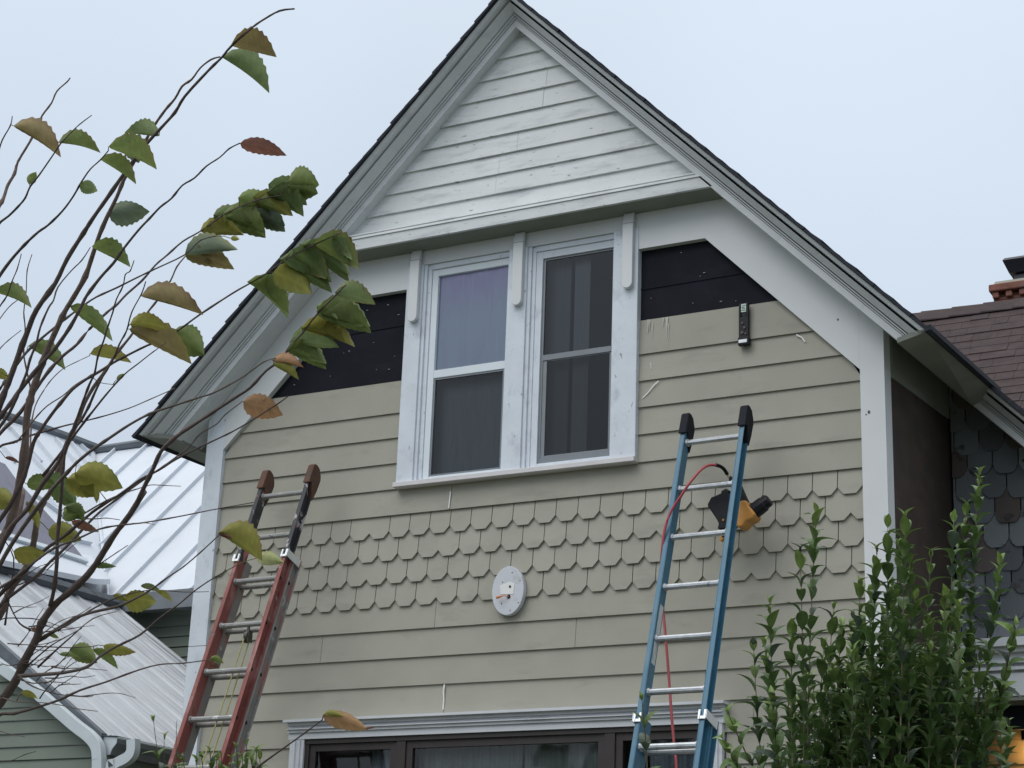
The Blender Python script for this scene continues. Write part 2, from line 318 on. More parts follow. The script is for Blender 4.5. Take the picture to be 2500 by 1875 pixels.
def curtain(name, x0, x1, z0, z1, y, m, folds, amp, parent):
    b = MB(); n = 60; vs = []
    for i in range(n+1):
        x = x0+(x1-x0)*i/n; yy = y+amp*math.sin(folds*math.pi*2*i/n+.8*math.sin(3.1*i/n*5))
        vs += [(x, yy, z0), (x, yy, z1)]
    b.add(vs, [(2*i, 2*i+2, 2*i+3, 2*i+1) for i in range(n)]); return b.build(name, m, parent, smooth=True)
def gradcurtain():
    m = mat('violet_blue_blind', (.16, .20, .33), .9, .05, 20, (8, 1, 1)); t = m.node_tree; n = t.nodes; b = n['Principled BSDF']
    g = n.new('ShaderNodeNewGeometry'); s = n.new('ShaderNodeSeparateXYZ'); r = n.new('ShaderNodeMapRange'); r.inputs[1].default_value = 5.88; r.inputs[2].default_value = 6.35
    cr = n.new('ShaderNodeMix'); cr.data_type = 'RGBA'; cr.inputs[6].default_value = (.66, .74, .88, 1); cr.inputs[7].default_value = (.60, .50, .80, 1)
    z = n.new('ShaderNodeTexNoise'); z.inputs['Scale'].default_value = 3; a = n.new('ShaderNodeMath'); a.operation = 'ADD'; a2 = n.new('ShaderNodeMath'); a2.operation = 'MULTIPLY_ADD'; a2.inputs[1].default_value = .9; a2.inputs[2].default_value = -.45
    l = t.links.new; l(g.outputs[0], s.inputs[0]); l(s.outputs[2], r.inputs[0]); l(z.outputs[0], a2.inputs[0]); l(r.outputs[0], a.inputs[0]); l(a2.outputs[0], a.inputs[1]); l(a.outputs[0], cr.inputs[0]); l(cr.outputs[2], b.inputs['Base Color'])
    return m
BLIND = gradcurtain(); VOILE = mat('grey_voile_curtain', (.12, .145, .17), .9, .06, 6, (5, 1, 1)); GREENC = mat('pale_green_curtain', (.26, .30, .28), .9, .2, 5, (14, 1, .6))
STRIP = mat('light_grey_curtain_edge', (.27, .32, .36), .9, .08, 6, (10, 1, 1))
w1 = MB(); frame(w1, -2.814, -2.2225, 4.801, 6.2615, .045, .004, .05, wb=.03, wt=.048, wr=.022); w1.box(-2.769, -2.2445, .006, .045, 5.497, 5.551)
wo1 = w1.build('window', M['vinyl'], house, bevel=.002); wo1['label'] = 'white vinyl sash window with pale violet blind'
g_ = MB(); g_.add([(-2.768, .026, 5.551), (-2.245, .026, 5.551), (-2.245, .026, 6.213), (-2.768, .026, 6.213)], [(0, 1, 2, 3)]); g_.build('pane', GLASS, wo1)
g_ = MB(); g_.add([(-2.768, .018, 4.832), (-2.245, .018, 4.832), (-2.245, .018, 5.497), (-2.768, .018, 5.497)], [(0, 1, 2, 3)]); g_.build('screen_pane', SCREEN, wo1)
g_ = MB(); frame(g_, -2.768, -2.245, 4.832, 5.4965, .012, .010, .017); g_.build('screen_frame', M['aluframe'], wo1)
curtain('blind', -2.80, -2.22, 5.50, 6.24, .036, BLIND, 3, .003, wo1)
curtain('curtain', -2.80, -2.22, 4.80, 5.50, .11, STRIP, 4, .004, wo1)
w2 = MB(); frame(w2, -2.0355, -1.4745, 4.801, 6.2615, .045, .002, .05, wb=.035, wt=.05, wr=.006)
wo2 = w2.build('window', M['casing'], house, bevel=.002); wo2['label'] = 'window with grey storm sash and dark panes'
g_ = MB(); frame(g_, -1.990, -1.481, 4.8365, 6.211, .016, .014, .03, wb=.03, wt=.012); g_.box(-1.974, -1.497, .012, .032, 5.516, 5.552); frame(g_, -1.973, -1.497, 4.867, 5.515, .026, .018, .03, wb=.02, wt=.006, wr=.012); g_.build('storm_frame', M['aluframe'], wo2)
g_ = MB(); g_.add([(-1.974, .022, 5.5525), (-1.497, .022, 5.5525), (-1.497, .022, 6.198), (-1.974, .022, 6.198)], [(0, 1, 2, 3)]); g_.build('pane', GLASS, wo2)
g_ = MB(); g_.add([(-1.947, .022, 4.888), (-1.51, .022, 4.888), (-1.51, .022, 5.508), (-1.947, .022, 5.508)], [(0, 1, 2, 3)]); g_.build('pane', SCREEN, wo2)
curtain('curtain', -2.02, -1.83, 4.82, 6.24, .10, VOILE, 1.5, .004, wo2)
curtain('curtain', -1.80, -1.69, 4.82, 6.24, .09, mat('dim_curtain_edge', (.17, .20, .225), .9, .06, 5), 1, .003, wo2)
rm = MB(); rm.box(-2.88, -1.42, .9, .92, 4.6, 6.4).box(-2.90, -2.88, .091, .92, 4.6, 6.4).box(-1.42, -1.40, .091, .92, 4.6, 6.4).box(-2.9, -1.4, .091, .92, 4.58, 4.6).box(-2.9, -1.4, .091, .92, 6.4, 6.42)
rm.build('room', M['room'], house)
# --- pent gable clapboards, fascia and soffit
gb = MB(); G0 = 6.667
hx = lambda z, s=7.87: (s-z)/SL
gj = {-1: [-.1], 0: [-2.29], 1: [-2.27], 2: [-2.14], 3: [], 4: [-1.96], 5: [-1.94], 6: [], 7: [], 8: []}
for k in range(-1, 9):
    z0 = G0+.1412*k; z1 = z0+.1412+.012; a0, a1 = hx(z0), max(hx(z1), .004)
    if k == -1: z0 = 6.53; a0 = hx(z0)
    js = [j for j in gj.get(k, [])] if k > -1 else []
    segs = [None]+js+[None]
    for a, b in zip(segs[:-1], segs[1:]):
        xa0, xa1 = (XC-a0, XC-a1) if a is None else (a+.001, a+.001)
        xb0, xb1 = (XC+a0, XC+a1) if b is None else (b-.001, b-.001)
        pl = [(xa0, -.134, z0), (xb0, -.134, z0), (xb1, -.117, z1), (xa1, -.117, z1)]
        dy = random.uniform(-.001, .001)
        gb.loft([(x, y+dy, z) for x, y, z in pl], [(x, y+.0185, z) for x, y, z in pl])
gb.build('gable_clapboards', M['pentpaint'], house)
pf = MB()
def pw(z): return (7.845-z)/SL
def pstrip(z0, z1, y0, y1, yb=-.176, yt=None):
    yt = y1 if yt is None else yt
    pf.loft([(XC-pw(z0), y0, z0), (XC+pw(z0), y0, z0), (XC+pw(z0), yb, z0), (XC-pw(z0), yb, z0)], [(XC-pw(z1), yt, z1), (XC+pw(z1), yt, z1), (XC+pw(z1), yb, z1), (XC-pw(z1), yb, z1)])
pstrip(6.411, 6.487, -.200, -.200); pstrip(6.4875, 6.503, -.208, -.205); pstrip(6.5035, 6.514, -.194, -.194); pstrip(6.5145, 6.524, -.200, -.198); pstrip(6.5245, 6.545, -.195, -.195, yb=-.115, yt=-.13)
pf.build('pent_fascia', M['pentpaint'], house)
so_ = MB(); so_.loft([(XC-pw(6.41), -.1755, 6.4105), (XC+pw(6.41), -.1755, 6.4105), (XC+pw(6.41), -.1755, 6.43), (XC-pw(6.41), -.1755, 6.43)], [(XC-pw(6.40)-.01, .02, 6.396), (XC+pw(6.40)+.01, .02, 6.396), (XC+pw(6.40)+.01, .02, 6.44), (XC-pw(6.40)-.01, .02, 6.44)]); so_.build('pent_soffit', M['sidetrim'], house)  # shadow under the pent is put into the dark soffit colour
bk = MB(); bk.prism([(XC-1.43, 6.447), (XC+1.43, 6.447), (XC, 7.90)], -.105, .0); bk.build('gable_backing', M['felt'], house)
# --- rake trim on both slopes
ZC = 5.245
PROF = [(7.830, -.200), (7.884, -.200), (7.886, -.188), (7.889, -.213), (7.897, -.214), (7.899, -.170), (7.905, -.170), (7.905, -.221), (7.915, -.224), (7.917, -.175), (7.923, -.175), (7.924, -.238), (7.944, -.262), (7.966, -.292), (7.969, -.297), (7.969, -.20), (7.86, -.118), (7.830, -.118)]
PROF2 = [(7.988, -.322), (7.991, -.341), (8.014, -.350), (8.017, -.352), (8.018, -.20), (7.988, -.20)]
def rake(mb, prof, sg, d0=0., zc=ZC, ds=0., dy=0., d1=None):
    a = []; b = []
    for s, y in prof:
        s2 = s+ds; y2 = y+dy; dd0 = d0(s2) if callable(d0) else d0
        dd = (s2-zc)/SL if d1 is None else d1
        a.append((XC+sg*dd0, y2, s2-SL*dd0)); b.append((XC+sg*dd, y2, s2-SL*dd))
    mb.loft(a, b) if sg > 0 else mb.loft(a[::-1], b[::-1])
for sg in (1, -1):
    b = MB(); rake(b, PROF, sg); b.build('rake_fascia', M['paint'], house)
    b = MB(); rake(b, PROF2, sg); o = b.build('rake_crown', M['paint'], house)
    b = MB(); rake(b, [(7.969, -.27), (8.0, -.27), (8.0, .3), (7.969, .3)], sg, zc=5.262); b.build('roof_deck', M['felt'], house)
    b = MB(); rake(b, [(7.845, -.1175), (7.845, .12), (7.90, .12), (7.90, -.1175)], sg); b.build('rake_soffit', M['newwhite'], house)
# crown joint block on the right slope
# --- roof shingles (front gable)
for sg in (1, -1):
    b = MB(); n = 27; L0 = 2.755*1.426/n
    for k in range(n):
        d1 = 2.755-k*2.755/n; d0 = max(0, d1-2.755/n*1.25); j = random.uniform(-.006, .006)
        nn = lambda d, h: (XC+sg*(d+h*.713), 8.019-SL*d+h*.70)
        q = [nn(d1, .000), nn(d1, .021+random.uniform(0, .005)), nn(d0, .012), nn(d0, 0)]
        if d0 == 0: q = [nn(d1, 0), nn(d1, .024), (XC, 8.045), (XC, 8.019)]
        a = [(x, -.378+j, z) for x, z in q]; c = [(x, 6.0, z+(.44 if sg > 0 else .12)*(0 if d0 == 0 else 1)+(0 if d0 else .2)) for x, z in q]
        b.loft(a, c) if sg < 0 else b.loft(a[::-1], c[::-1])
    b.build('gable_roof_shingles', M['shingle'], house)
# --- right eave running back, side wall, recessed wing
def quad(mb, a, b, c, d, t=(0, 0, .02)):
    t = Vector(t); v = [Vector(q) for q in (a, b, c, d)]; mb.loft(v, [q+t for q in v])
ev = MB(); quad(ev, (.382, -.205, 5.2395), (.462, 1.12, 5.255), (.606, 1.10, 5.312), (.587, -.33, 5.2365), (0, 0, .03)); ev.build('eave_underside', M['sidetrim'], house)
ev = MB(); quad(ev, (.225, -.115, 5.43), (.225, 1.36, 5.50), (.462, 1.36, 5.275), (.386, -.115, 5.262), (.01, 0, .02)); ev.build('eave_soffit', M['sidetrim'], house)
ev = MB(); quad(ev, (.586, -.378, 5.222), (.608, 1.10, 5.312), (.64, 1.10, 5.318), (.622, -.378, 5.228), (0, 0, .03)); ev.build('roof_edge', M['shingle'], house)
ev = MB(); quad(ev, (-4.69, -.205, 5.235), (-4.86, -.325, 5.238), (-4.95, 2.5, 5.26), (-4.77, 2.5, 5.26), (0, 0, .03)); quad(ev, (-4.55, -.115, 5.42), (-4.69, -.115, 5.262), (-4.77, 2.5, 5.28), (-4.55, 2.5, 5.43), (0, 0, .02)); ev.build('eave_underside', M['sidetrim'], house)
sw = MB(); sw.box(.06, .243, .1005, 1.36, 0, 5.30); sw.build('side_wall', M['brown'], house)
sw = MB(); sw.loft([(.244, .1006, 5.149), (.256, .1006, 5.149), (.256, .1006, 5.43), (.244, .1006, 5.43)], [(.244, 1.325, 5.262), (.256, 1.325, 5.262), (.256, 1.325, 5.50), (.244, 1.325, 5.50)]); sw.build('side_frieze', M['sidetrim'], house)  # white board, with the soffit shade put into its colour
lw = MB(); lw.box(-4.53, -4.50, .1005, 3.2, 0, 5.25); lw.build('side_wall', M['siding_side'], house)
D2, Y2 = .085, 1.30
b = MB(); rake(b, [(7.969, -.27), (8.0, -.27), (8.0, .3), (7.969, .3)], 1, d0=2.70, ds=D2, dy=Y2, d1=5.2); b.build('roof_deck', M['felt'], house)
for nm, pr, m in (('rake_fascia', PROF, 'paint'), ('rake_crown', PROF2, 'paint')):
    b = MB(); rake(b, pr, 1, d0=(2.60 if nm == 'rake_fascia' else 2.72), ds=D2, dy=Y2, d1=5.2); b.build(nm, M[m], house)
b = MB(); rake(b, [(7.845, -.12), (7.845, .12), (7.90, .12), (7.90, -.12)], 1, d0=2.60, ds=D2, dy=Y2, d1=5.2); b.build('rake_soffit', M['sidetrim'], house)
b = MB(); rake(b, [(8.02, -.378), (8.06, -.378), (8.06, .3), (8.02, .3)], 1, d0=2.72, ds=D2, dy=Y2, d1=5.25); b.build('roof_edge', M['shingle'], house)
fs = MB(); P2, H2 = .159, .152
dk = MB(); dk.prism([(.2435, 3.3), (3.0, 3.3), (.2435+5.56-3.3, 3.31), (.2435, 5.56)], 1.352, 1.40); dk.build('recessed_wall', M['felt'], house)
for j in range(12):
    zb = 3.80+H2*j; off = .5 if j % 2 else 0
    for i in range(-1, 16):
        xl = .275+(i+off)*P2; xr = xl+P2
        if xr < .26: continue
        xl_ = max(xl+.004, .26); xr_ = xr-.004; xm = (xl+xr)/2; zz = zb+random.uniform(-.008, .008); f = random.uniform(.028, .04)
        if 5.34-(xl-.55)*SL < zz: continue
        poly = [(xl_, zz+H2*1.5), (xl_, zz+.055), (max(xm-f-.022, xl_), zz+.018), (max(xm-f, xl_), zz), (max(xm+f, xl_), zz), (max(xm+f+.022, xl_), zz+.018), (xr_, zz+.055), (xr_, zz+H2*1.5)]
        poly = [(x, min(z, 8.05-SL*(x-XC))) for x, z in poly]
        t0 = random.uniform(0, .008); yy = lambda z: 1.322-t0+.022*(z-zz)/(H2*1.5)
        c = random.choice([(.18, .20, .22), (.21, .23, .25), (.13, .14, .155), (.14, .118, .108), (.25, .27, .29)])
        k = random.uniform(.75, 1.15); c = tuple(q*k for q in c)
        n = len(poly); a = [(x, yy(z), z) for x, z in poly]; bb = [(x, yy(z)+.014, z) for x, z in poly]
        fs.add(a[::-1]+bb[::-1], [(i2, (i2+1) % n, n+(i2+1) % n, n+i2) for i2 in range(n)]+[tuple(range(n))[::-1], tuple(range(n, 2*n))], c)
fs.build('fishscale_shingles', M['scale_d'], house)
en = MB()
for (z0, z1, y0) in ((3.745, 3.795, 1.06), (3.715, 3.744, 1.10), (3.675, 3.714, 1.14), (3.655, 3.674, 1.12), (3.635, 3.654, 1.16), (3.615, 3.634, 1.13), (3.60, 3.614, 1.17), (3.465, 3.599, 1.15)):
    en.box(.2565, 3.0, y0, 1.351, z0, z1)
en.build('porch_entablature', M['paint'], house)
pc = MB(); pc.box(.2565, 3.0, 1.16, 2.6, 3.44, 3.4645); pc.build('porch_ceiling', M['sidetrim'], house)
WARM = mat('porch_wall_board', (.20, .155, .10), .7, .12, 4, (1, 1, 6), bump=.3)
pw_ = MB()
for k in range(30):
    z = 3.435-.15*k
    if z < .2: break
    lap(pw_, .2565, 3.0, z-.149, z, y=1.66, t=.012)
pw_.build('porch_wall', WARM, house)
# porch lamp
lp = aty(2514, 1800, 1.58)
lm = MB(); lm.tube([lp+Vector((0, 0, .13)), lp+Vector((0, 0, .10)), lp+Vector((0, 0, -.02))], [.02, .055, .05], 12); lm.tube([lp+Vector((0, .13, .10)), lp+Vector((0, 0, .15)), lp+Vector((0, 0, .12))], .008, 8)
lmo = lm.build('wall_lamp', M['black'], house)
def emit(name, col, st):
    m = bpy.data.materials.new(name); m.use_nodes = True; b = m.node_tree.nodes['Principled BSDF']; b.inputs['Emission Color'].default_value = (*col, 1); b.inputs['Emission Strength'].default_value = st; b.inputs['Base Color'].default_value = (*col, 1); return m
bl = MB(); bl.tube([lp+Vector((0, 0, -.021)), lp+Vector((0, 0, -.04)), lp+Vector((0, 0, -.075)), lp+Vector((0, 0, -.09))], [.012, .026, .026, .008], 12); bl.build('bulb', emit('warm_bulb', (1, .62, .22), 40), lmo, smooth=True)
pl = bpy.data.lights.new('porch_bulb_light', 'POINT'); pl.energy = .5; pl.color = (1, .58, .2); pl.shadow_soft_size = .03
plo = bpy.data.objects.new('porch_bulb_light', pl); C.collection.objects.link(plo); plo.location = lp+Vector((-.0, -.03, -.13))
# --- maroon roof of the rear wing with chimney
RY, RZ = 6.2, None
ra = aty(2226, 759.5, RY); RZ = ra.z-.06; m2 = 1.0; ex = .143/math.sqrt(2)
mr_ = MB(); n = 40
for k in range(n):
    y1 = RY-ex*k; z1 = RZ-ex*k*m2; y0 = y1-ex*1.0; z0 = z1-ex*m2
    x = -3.0+random.uniform(0, .3)
    while x < 6.5:
        x2 = x+random.choice([.12, .16, .22, .30, .33]); h = random.choice([.010, .013, .018]); dz = random.uniform(-.0015, .0015)
        mr_.loft([(x, y0+dz, z0+h+dz), (x2-.003, y0+dz, z0+h+dz), (x2-.003, y0+dz+.01, z0-.01), (x, y0+dz+.01, z0-.01)], [(x, y1+.05, z1+.052), (x2-.003, y1+.05, z1+.052), (x2-.003, y1+.06, z1+.03), (x, y1+.06, z1+.03)])
        x = x2
rr = mr_.build('rear_roof', M['maroon'], house)
rc = MB(); x = -3.0
while x < 6.5:
    rc.loft([(x, RY-.13, RZ-.10), (x, RY-.13, RZ-.085), (x, RY, RZ+.045), (x, RY+.13, RZ-.085), (x, RY+.13, RZ-.1)][::-1], [(x+.30, RY-.13, RZ-.105), (x+.30, RY-.13, RZ-.097), (x+.30, RY, RZ+.035), (x+.30, RY+.13, RZ-.097), (x+.30, RY+.13, RZ-.1)][::-1]); x += .29
rc.build('ridge_cap', M['maroon'], rr)
rb = MB(); rb.box(-3.0, 6.4, RY-3.9, RY-3.7, 0, RZ-3.9).box(-3, 6.4, RY+.05, RY+3.5, 0, RZ-4.2); rb.build('rear_wall', M['siding_side'], house)
YC = RY+.5; c0 = aty(2417, 738, YC); cs = (YC-CAM.y)/FPX*1.03
ch = MB(); u = cs*.0905
def cpt(px, py): return aty(px, py, YC)
zb = lambda v: cpt(2420, 600+v*.0904).z
zz = [zb(q) for q in (1660, 1500, 1400, 1290, 1090, 990)]
xl = lambda uu, v: cpt(2300+uu*.0904, 600+v*.0904).x
xA, xB, xN = xl(1350, 1500), xl(1285, 1180), xl(1440, 1000); wd = .62
ch.box(xA, xA+wd, YC, YC+wd, zz[0]-2.0, zz[1]); ch.box(xA+.01, xA+wd-.01, YC+.01, YC+wd-.01, zz[1], zz[2])
q = xA+.01
while q < xA+wd-.05: ch.box(q, q+.062, YC-.03, YC+.02, zz[2]-.02, zz[3]); q += .125
ch.box(xA+.04, xA+wd-.04, YC+.03, YC+wd, zz[2]-.001, zz[3])
ch.box(xB, xA+wd+(xA-xB), YC-.05, YC+wd+.05, zz[3]+.001, zz[4])
cho = ch.build('chimney', M['brick'], rr, bevel=.012)
cc = MB(); cc.loft([(xN-.02, YC-.02, zz[4]), (xA+wd+.02, YC-.02, zz[4]), (xA+wd+.02, YC+wd, zz[4]), (xN-.02, YC+wd, zz[4])], [(xN, YC, zz[5]), (xA+wd, YC, zz[5]), (xA+wd, YC+wd, zz[5]), (xN, YC+wd, zz[5])]); cc.build('crown', M['concrete'], cho)
fx = xl(1915, 880); fz0, fz1 = cpt(2473, 678).z, cpt(2473, 666.5).z
fl_ = MB(); fl_.box(fx, fx+.30, YC+.05, YC+.35, fz0-.05, fz1)
a0 = cpt(2300+1790*.0904, 600+715*.0904); a1 = cpt(2300+1660*.0904, 600+445*.0904); a2 = cpt(2300+1700*.0904, 600+355*.0904)
fl_.loft([(a0.x, YC+.02, a0.z), (a0.x+.42, YC+.02, a0.z), (a0.x+.42, YC+.4, a0.z), (a0.x, YC+.4, a0.z)], [(a1.x, YC-.05, a1.z), (a0.x+.50, YC-.05, a1.z), (a0.x+.50, YC+.47, a1.z), (a1.x, YC+.47, a1.z)])
fl_.loft([(a1.x, YC-.05, a1.z), (a0.x+.50, YC-.05, a1.z), (a0.x+.50, YC+.47, a1.z), (a1.x, YC+.47, a1.z)], [(a2.x, YC-.02, a2.z), (a0.x+.46, YC-.02, a2.z), (a0.x+.46, YC+.44, a2.z), (a2.x, YC+.44, a2.z)])
fl_.build('flue_cap', M['blackmetal'], cho)
# --- oval mounting plate on the shingles
def oval(cx, cz, a, b, n=40): return [(cx+a*math.cos(2*math.pi*k/n), cz+b*math.sin(2*math.pi*k/n)) for k in range(n)]
dm = MB(); dm.prism(oval(-2.135, 4.035, .110, .152)[::1], -.042, -.004); do = dm.build('oval_mounting_block', M['disc'], house, bevel=.004)
pm = MB(); pm.prism([(-2.185, 4.015), (-2.095, 4.01), (-2.088, 4.075), (-2.125, 4.088), (-2.188, 4.07)], -.0445, -.0425); pm.build('caulk_patch', M['whitepatch'], do)
for q_ in ((-2.118, 4.058, .007, .009, 12, -.0462, -.0448), (-2.125, 3.998, .011, .013, 12, -.0462, -.043)): MB().prism(oval(*q_[:5]), *q_[5:]).build('screw_hole', M['black'], do)
for x, z in ((-2.108, 4.145), (-2.052, 4.092), (-2.058, 3.955), (-2.113, 3.912), (-2.174, 3.957), (-2.172, 4.09)): MB().prism(oval(x, z, .0035, .004, 8), -.0435, -.0422).build('screw_hole', M['black'], do)
wn = MB(); wn.tube([(-2.125, -.045, 3.998), (-2.15, -.065, 4.0), (-2.17, -.07, 3.994), (-2.195, -.07, 3.99)], [.003, .003, .006, .009], 8); wn.build('wire_nut', M['orange'], do)
# --- paint scrapes on the new siding and caulked butt joints
sc_ = MB()
def scr(pts, w, y=-.0035):
    sc_ = MB()
    for (x0, z0), (x1, z1) in zip(pts[:-1], pts[1:]):
        d = Vector((x1-x0, 0, z1-z0)); nrm = Vector((d.z, 0, -d.x)).normalized()*w
        sc_.loft([Vector((x0, y, z0))-nrm, Vector((x1, y, z1))-nrm, Vector((x1, y, z1))+nrm, Vector((x0, y, z0))+nrm], [Vector((x0, y+.0025, z0))-nrm, Vector((x1, y+.0025, z1))-nrm, Vector((x1, y+.0025, z1))+nrm, Vector((x0, y+.0025, z0))+nrm])
    sc_.build('caulk_smear', M['whitepatch'], house)
scr([(-1.168, 5.275), (-1.20, 5.25), (-1.235, 5.21), (-1.272, 5.178)], .0035, y=-.001); scr([(-1.222, 5.40), (-1.218, 5.36)], .002, y=.001)
scr([(-2.572, 3.490), (-2.578, 3.45), (-2.572, 3.40), (-2.574, 3.336)], .0045); scr([(-2.595, 4.715), (-2.602, 4.606)], .004)
scr([(-.285, 5.452), (-.25, 5.43), (-.232, 5.40)], .004, y=.0)
SMEAR = mat('faint_milky_run', (.46, .455, .405), .7, .1, 30)
sc_ = MB()
for x, za, zb_, wv in ((-1.246, 5.688, 5.60, .006), (-1.235, 5.68, 5.62, .004), (-1.215, 5.66, 5.55, .003), (-1.145, 5.686, 5.63, .006), (-1.120, 5.686, 5.60, .009), (-1.108, 5.64, 5.51, .004), (-1.118, 5.6, 5.54, .003)):
    n = 5; sc_ = MB()
    for k in range(n): 
        z0 = za+(zb_-za)*k/n; z1 = za+(zb_-za)*(k+1)/n; yk = lambda z: .0+.010*(z-5.464)/.226-.0022
        sc_.add([(x-wv*(1-k/n*.6), yk(z0), z0), (x+wv*(1-k/n*.6), yk(z0), z0), (x+wv*(1-(k+1)/n*.6), yk(z1), z1), (x-wv*(1-(k+1)/n*.6), yk(z1), z1)], [(0, 1, 2, 3)])
    sc_.build('milky_run', SMEAR, house)
# --- lower triple window
lt = MB(); A0, A1 = -3.665, -.742
lt.box(A0-.03, A1+.03, -.085, .05, 3.287, 3.303)
for z0, z1, y0 in ((3.268, 3.2865, -.055), (3.250, 3.2675, -.040), (3.243, 3.2495, -.062), (3.225, 3.2425, -.048), (3.185, 3.2245, -.034)): lt.box(A0-.012, A1+.012, y0, .05, z0, z1)
lt.build('window_head_moulding', M['lowtrim'], house)
for a, b in ((A0, A0+.105), (A1-.105, A1)):
    lt = MB(); lt.box(a, b, -.030, .05, .9, 3.1845); lt.box(a+.03, a+.045, -.040, -.0301, .9, 3.18); lt.box(a+.075, a+.082, -.040, -.0301, .9, 3.18)
    lt.build('window_side_casing', M['lowtrim'], house)
bw = MB(); X0, X1 = A0+.106, A1-.106
bw.box(X0, X1, -.020, .05, 3.155, 3.1845)
for a, b in ((X0, X0+.03), (-2.885, -2.82), (-1.475, -1.41), (X1-.03, X1)): bw.box(a, b, -.015, .05, .95, 3.1545)
for a, b in ((X0+.03, -2.885), (-2.82, -1.475), (-1.41, X1-.03)):
    frame(bw, a+.001, b-.001, .95, 3.154, .045, -.004, .04)
bwo = bw.build('window', M['brownframe'], house); bwo['label'] = 'wide dark brown framed window in three sections below a white head moulding'
for a, b in ((X0+.075, -2.93), (-2.775, -1.52), (-1.365, X1-.075)):
    g_ = MB(); g_.add([(a-.001, .012, .99), (b+.001, .012, .99), (b+.001, .012, 3.11), (a-.001, .012, 3.11)], [(0, 1, 2, 3)]); g_.build('pane', GLASS, bwo)
curtain('curtain', -2.80, -2.08, .95, 3.16, .12, GREENC, 9, .012, bwo); curtain('curtain', -2.065, -1.42, .95, 3.16, .125, GREENC, 8, .012, bwo)
curtain('curtain', -1.25, -.9, .95, 3.16, .13, STRIP, 6, .012, bwo); curtain('curtain', -3.15, -2.95, .95, 3.16, .13, STRIP, 3, .012, bwo)
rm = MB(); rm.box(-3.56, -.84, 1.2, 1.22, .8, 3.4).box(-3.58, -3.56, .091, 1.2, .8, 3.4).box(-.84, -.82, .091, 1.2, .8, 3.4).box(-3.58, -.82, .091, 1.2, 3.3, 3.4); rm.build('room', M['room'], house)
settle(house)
# ================================================================= siding gauge hanging on the wall
gt = thing('siding_gauge', 'small black siding gauge with pale label clamped on the top beige board', 'tool', (-.6, 0, 5.42))
b = MB(); b.box(-.636, -.574, -.030, -.004, 5.470, 5.600); b.box(-.636, -.622, -.030, -.004, 5.600, 5.690); b.box(-.588, -.574, -.030, -.004, 5.600, 5.690); b.box(-.6219, -.5881, -.024, -.004, 5.600, 5.690)
b.box(-.638, -.568, -.040, -.004, 5.420, 5.4699); b.build('body', M['black'], gt, bevel=.004)
b = MB(); b.box(-.6205, -.589, -.0275, -.0242, 5.632, 5.684); lb = b.build('label_plate', mat('pale_green_label', (.55, .66, .60), .5, .05), gt)
b = MB()
for k in range(4): b.box(-.6175+.004*(k % 2), -.592-.003*(k % 3), -.0283, -.0276, 5.640+k*.010, 5.6445+k*.010)
b.build('label_print', M['green'], lb)
b = MB(); b.box(-.631, -.579, -.0435, -.0401, 5.432, 5.452); b.build('steel_plate', M['bracket'], gt)
b = MB()
for dx, dz, s in ((-.612, 5.50, .010), (-.598, 5.53, .008), (-.61, 5.56, .007), (-.59, 5.49, .006)): b.tube([(dx, -.036, dz), (dx, -.0301, dz)], s, 8)
b.build('screws', M['pulley'], gt)
settle(gt)
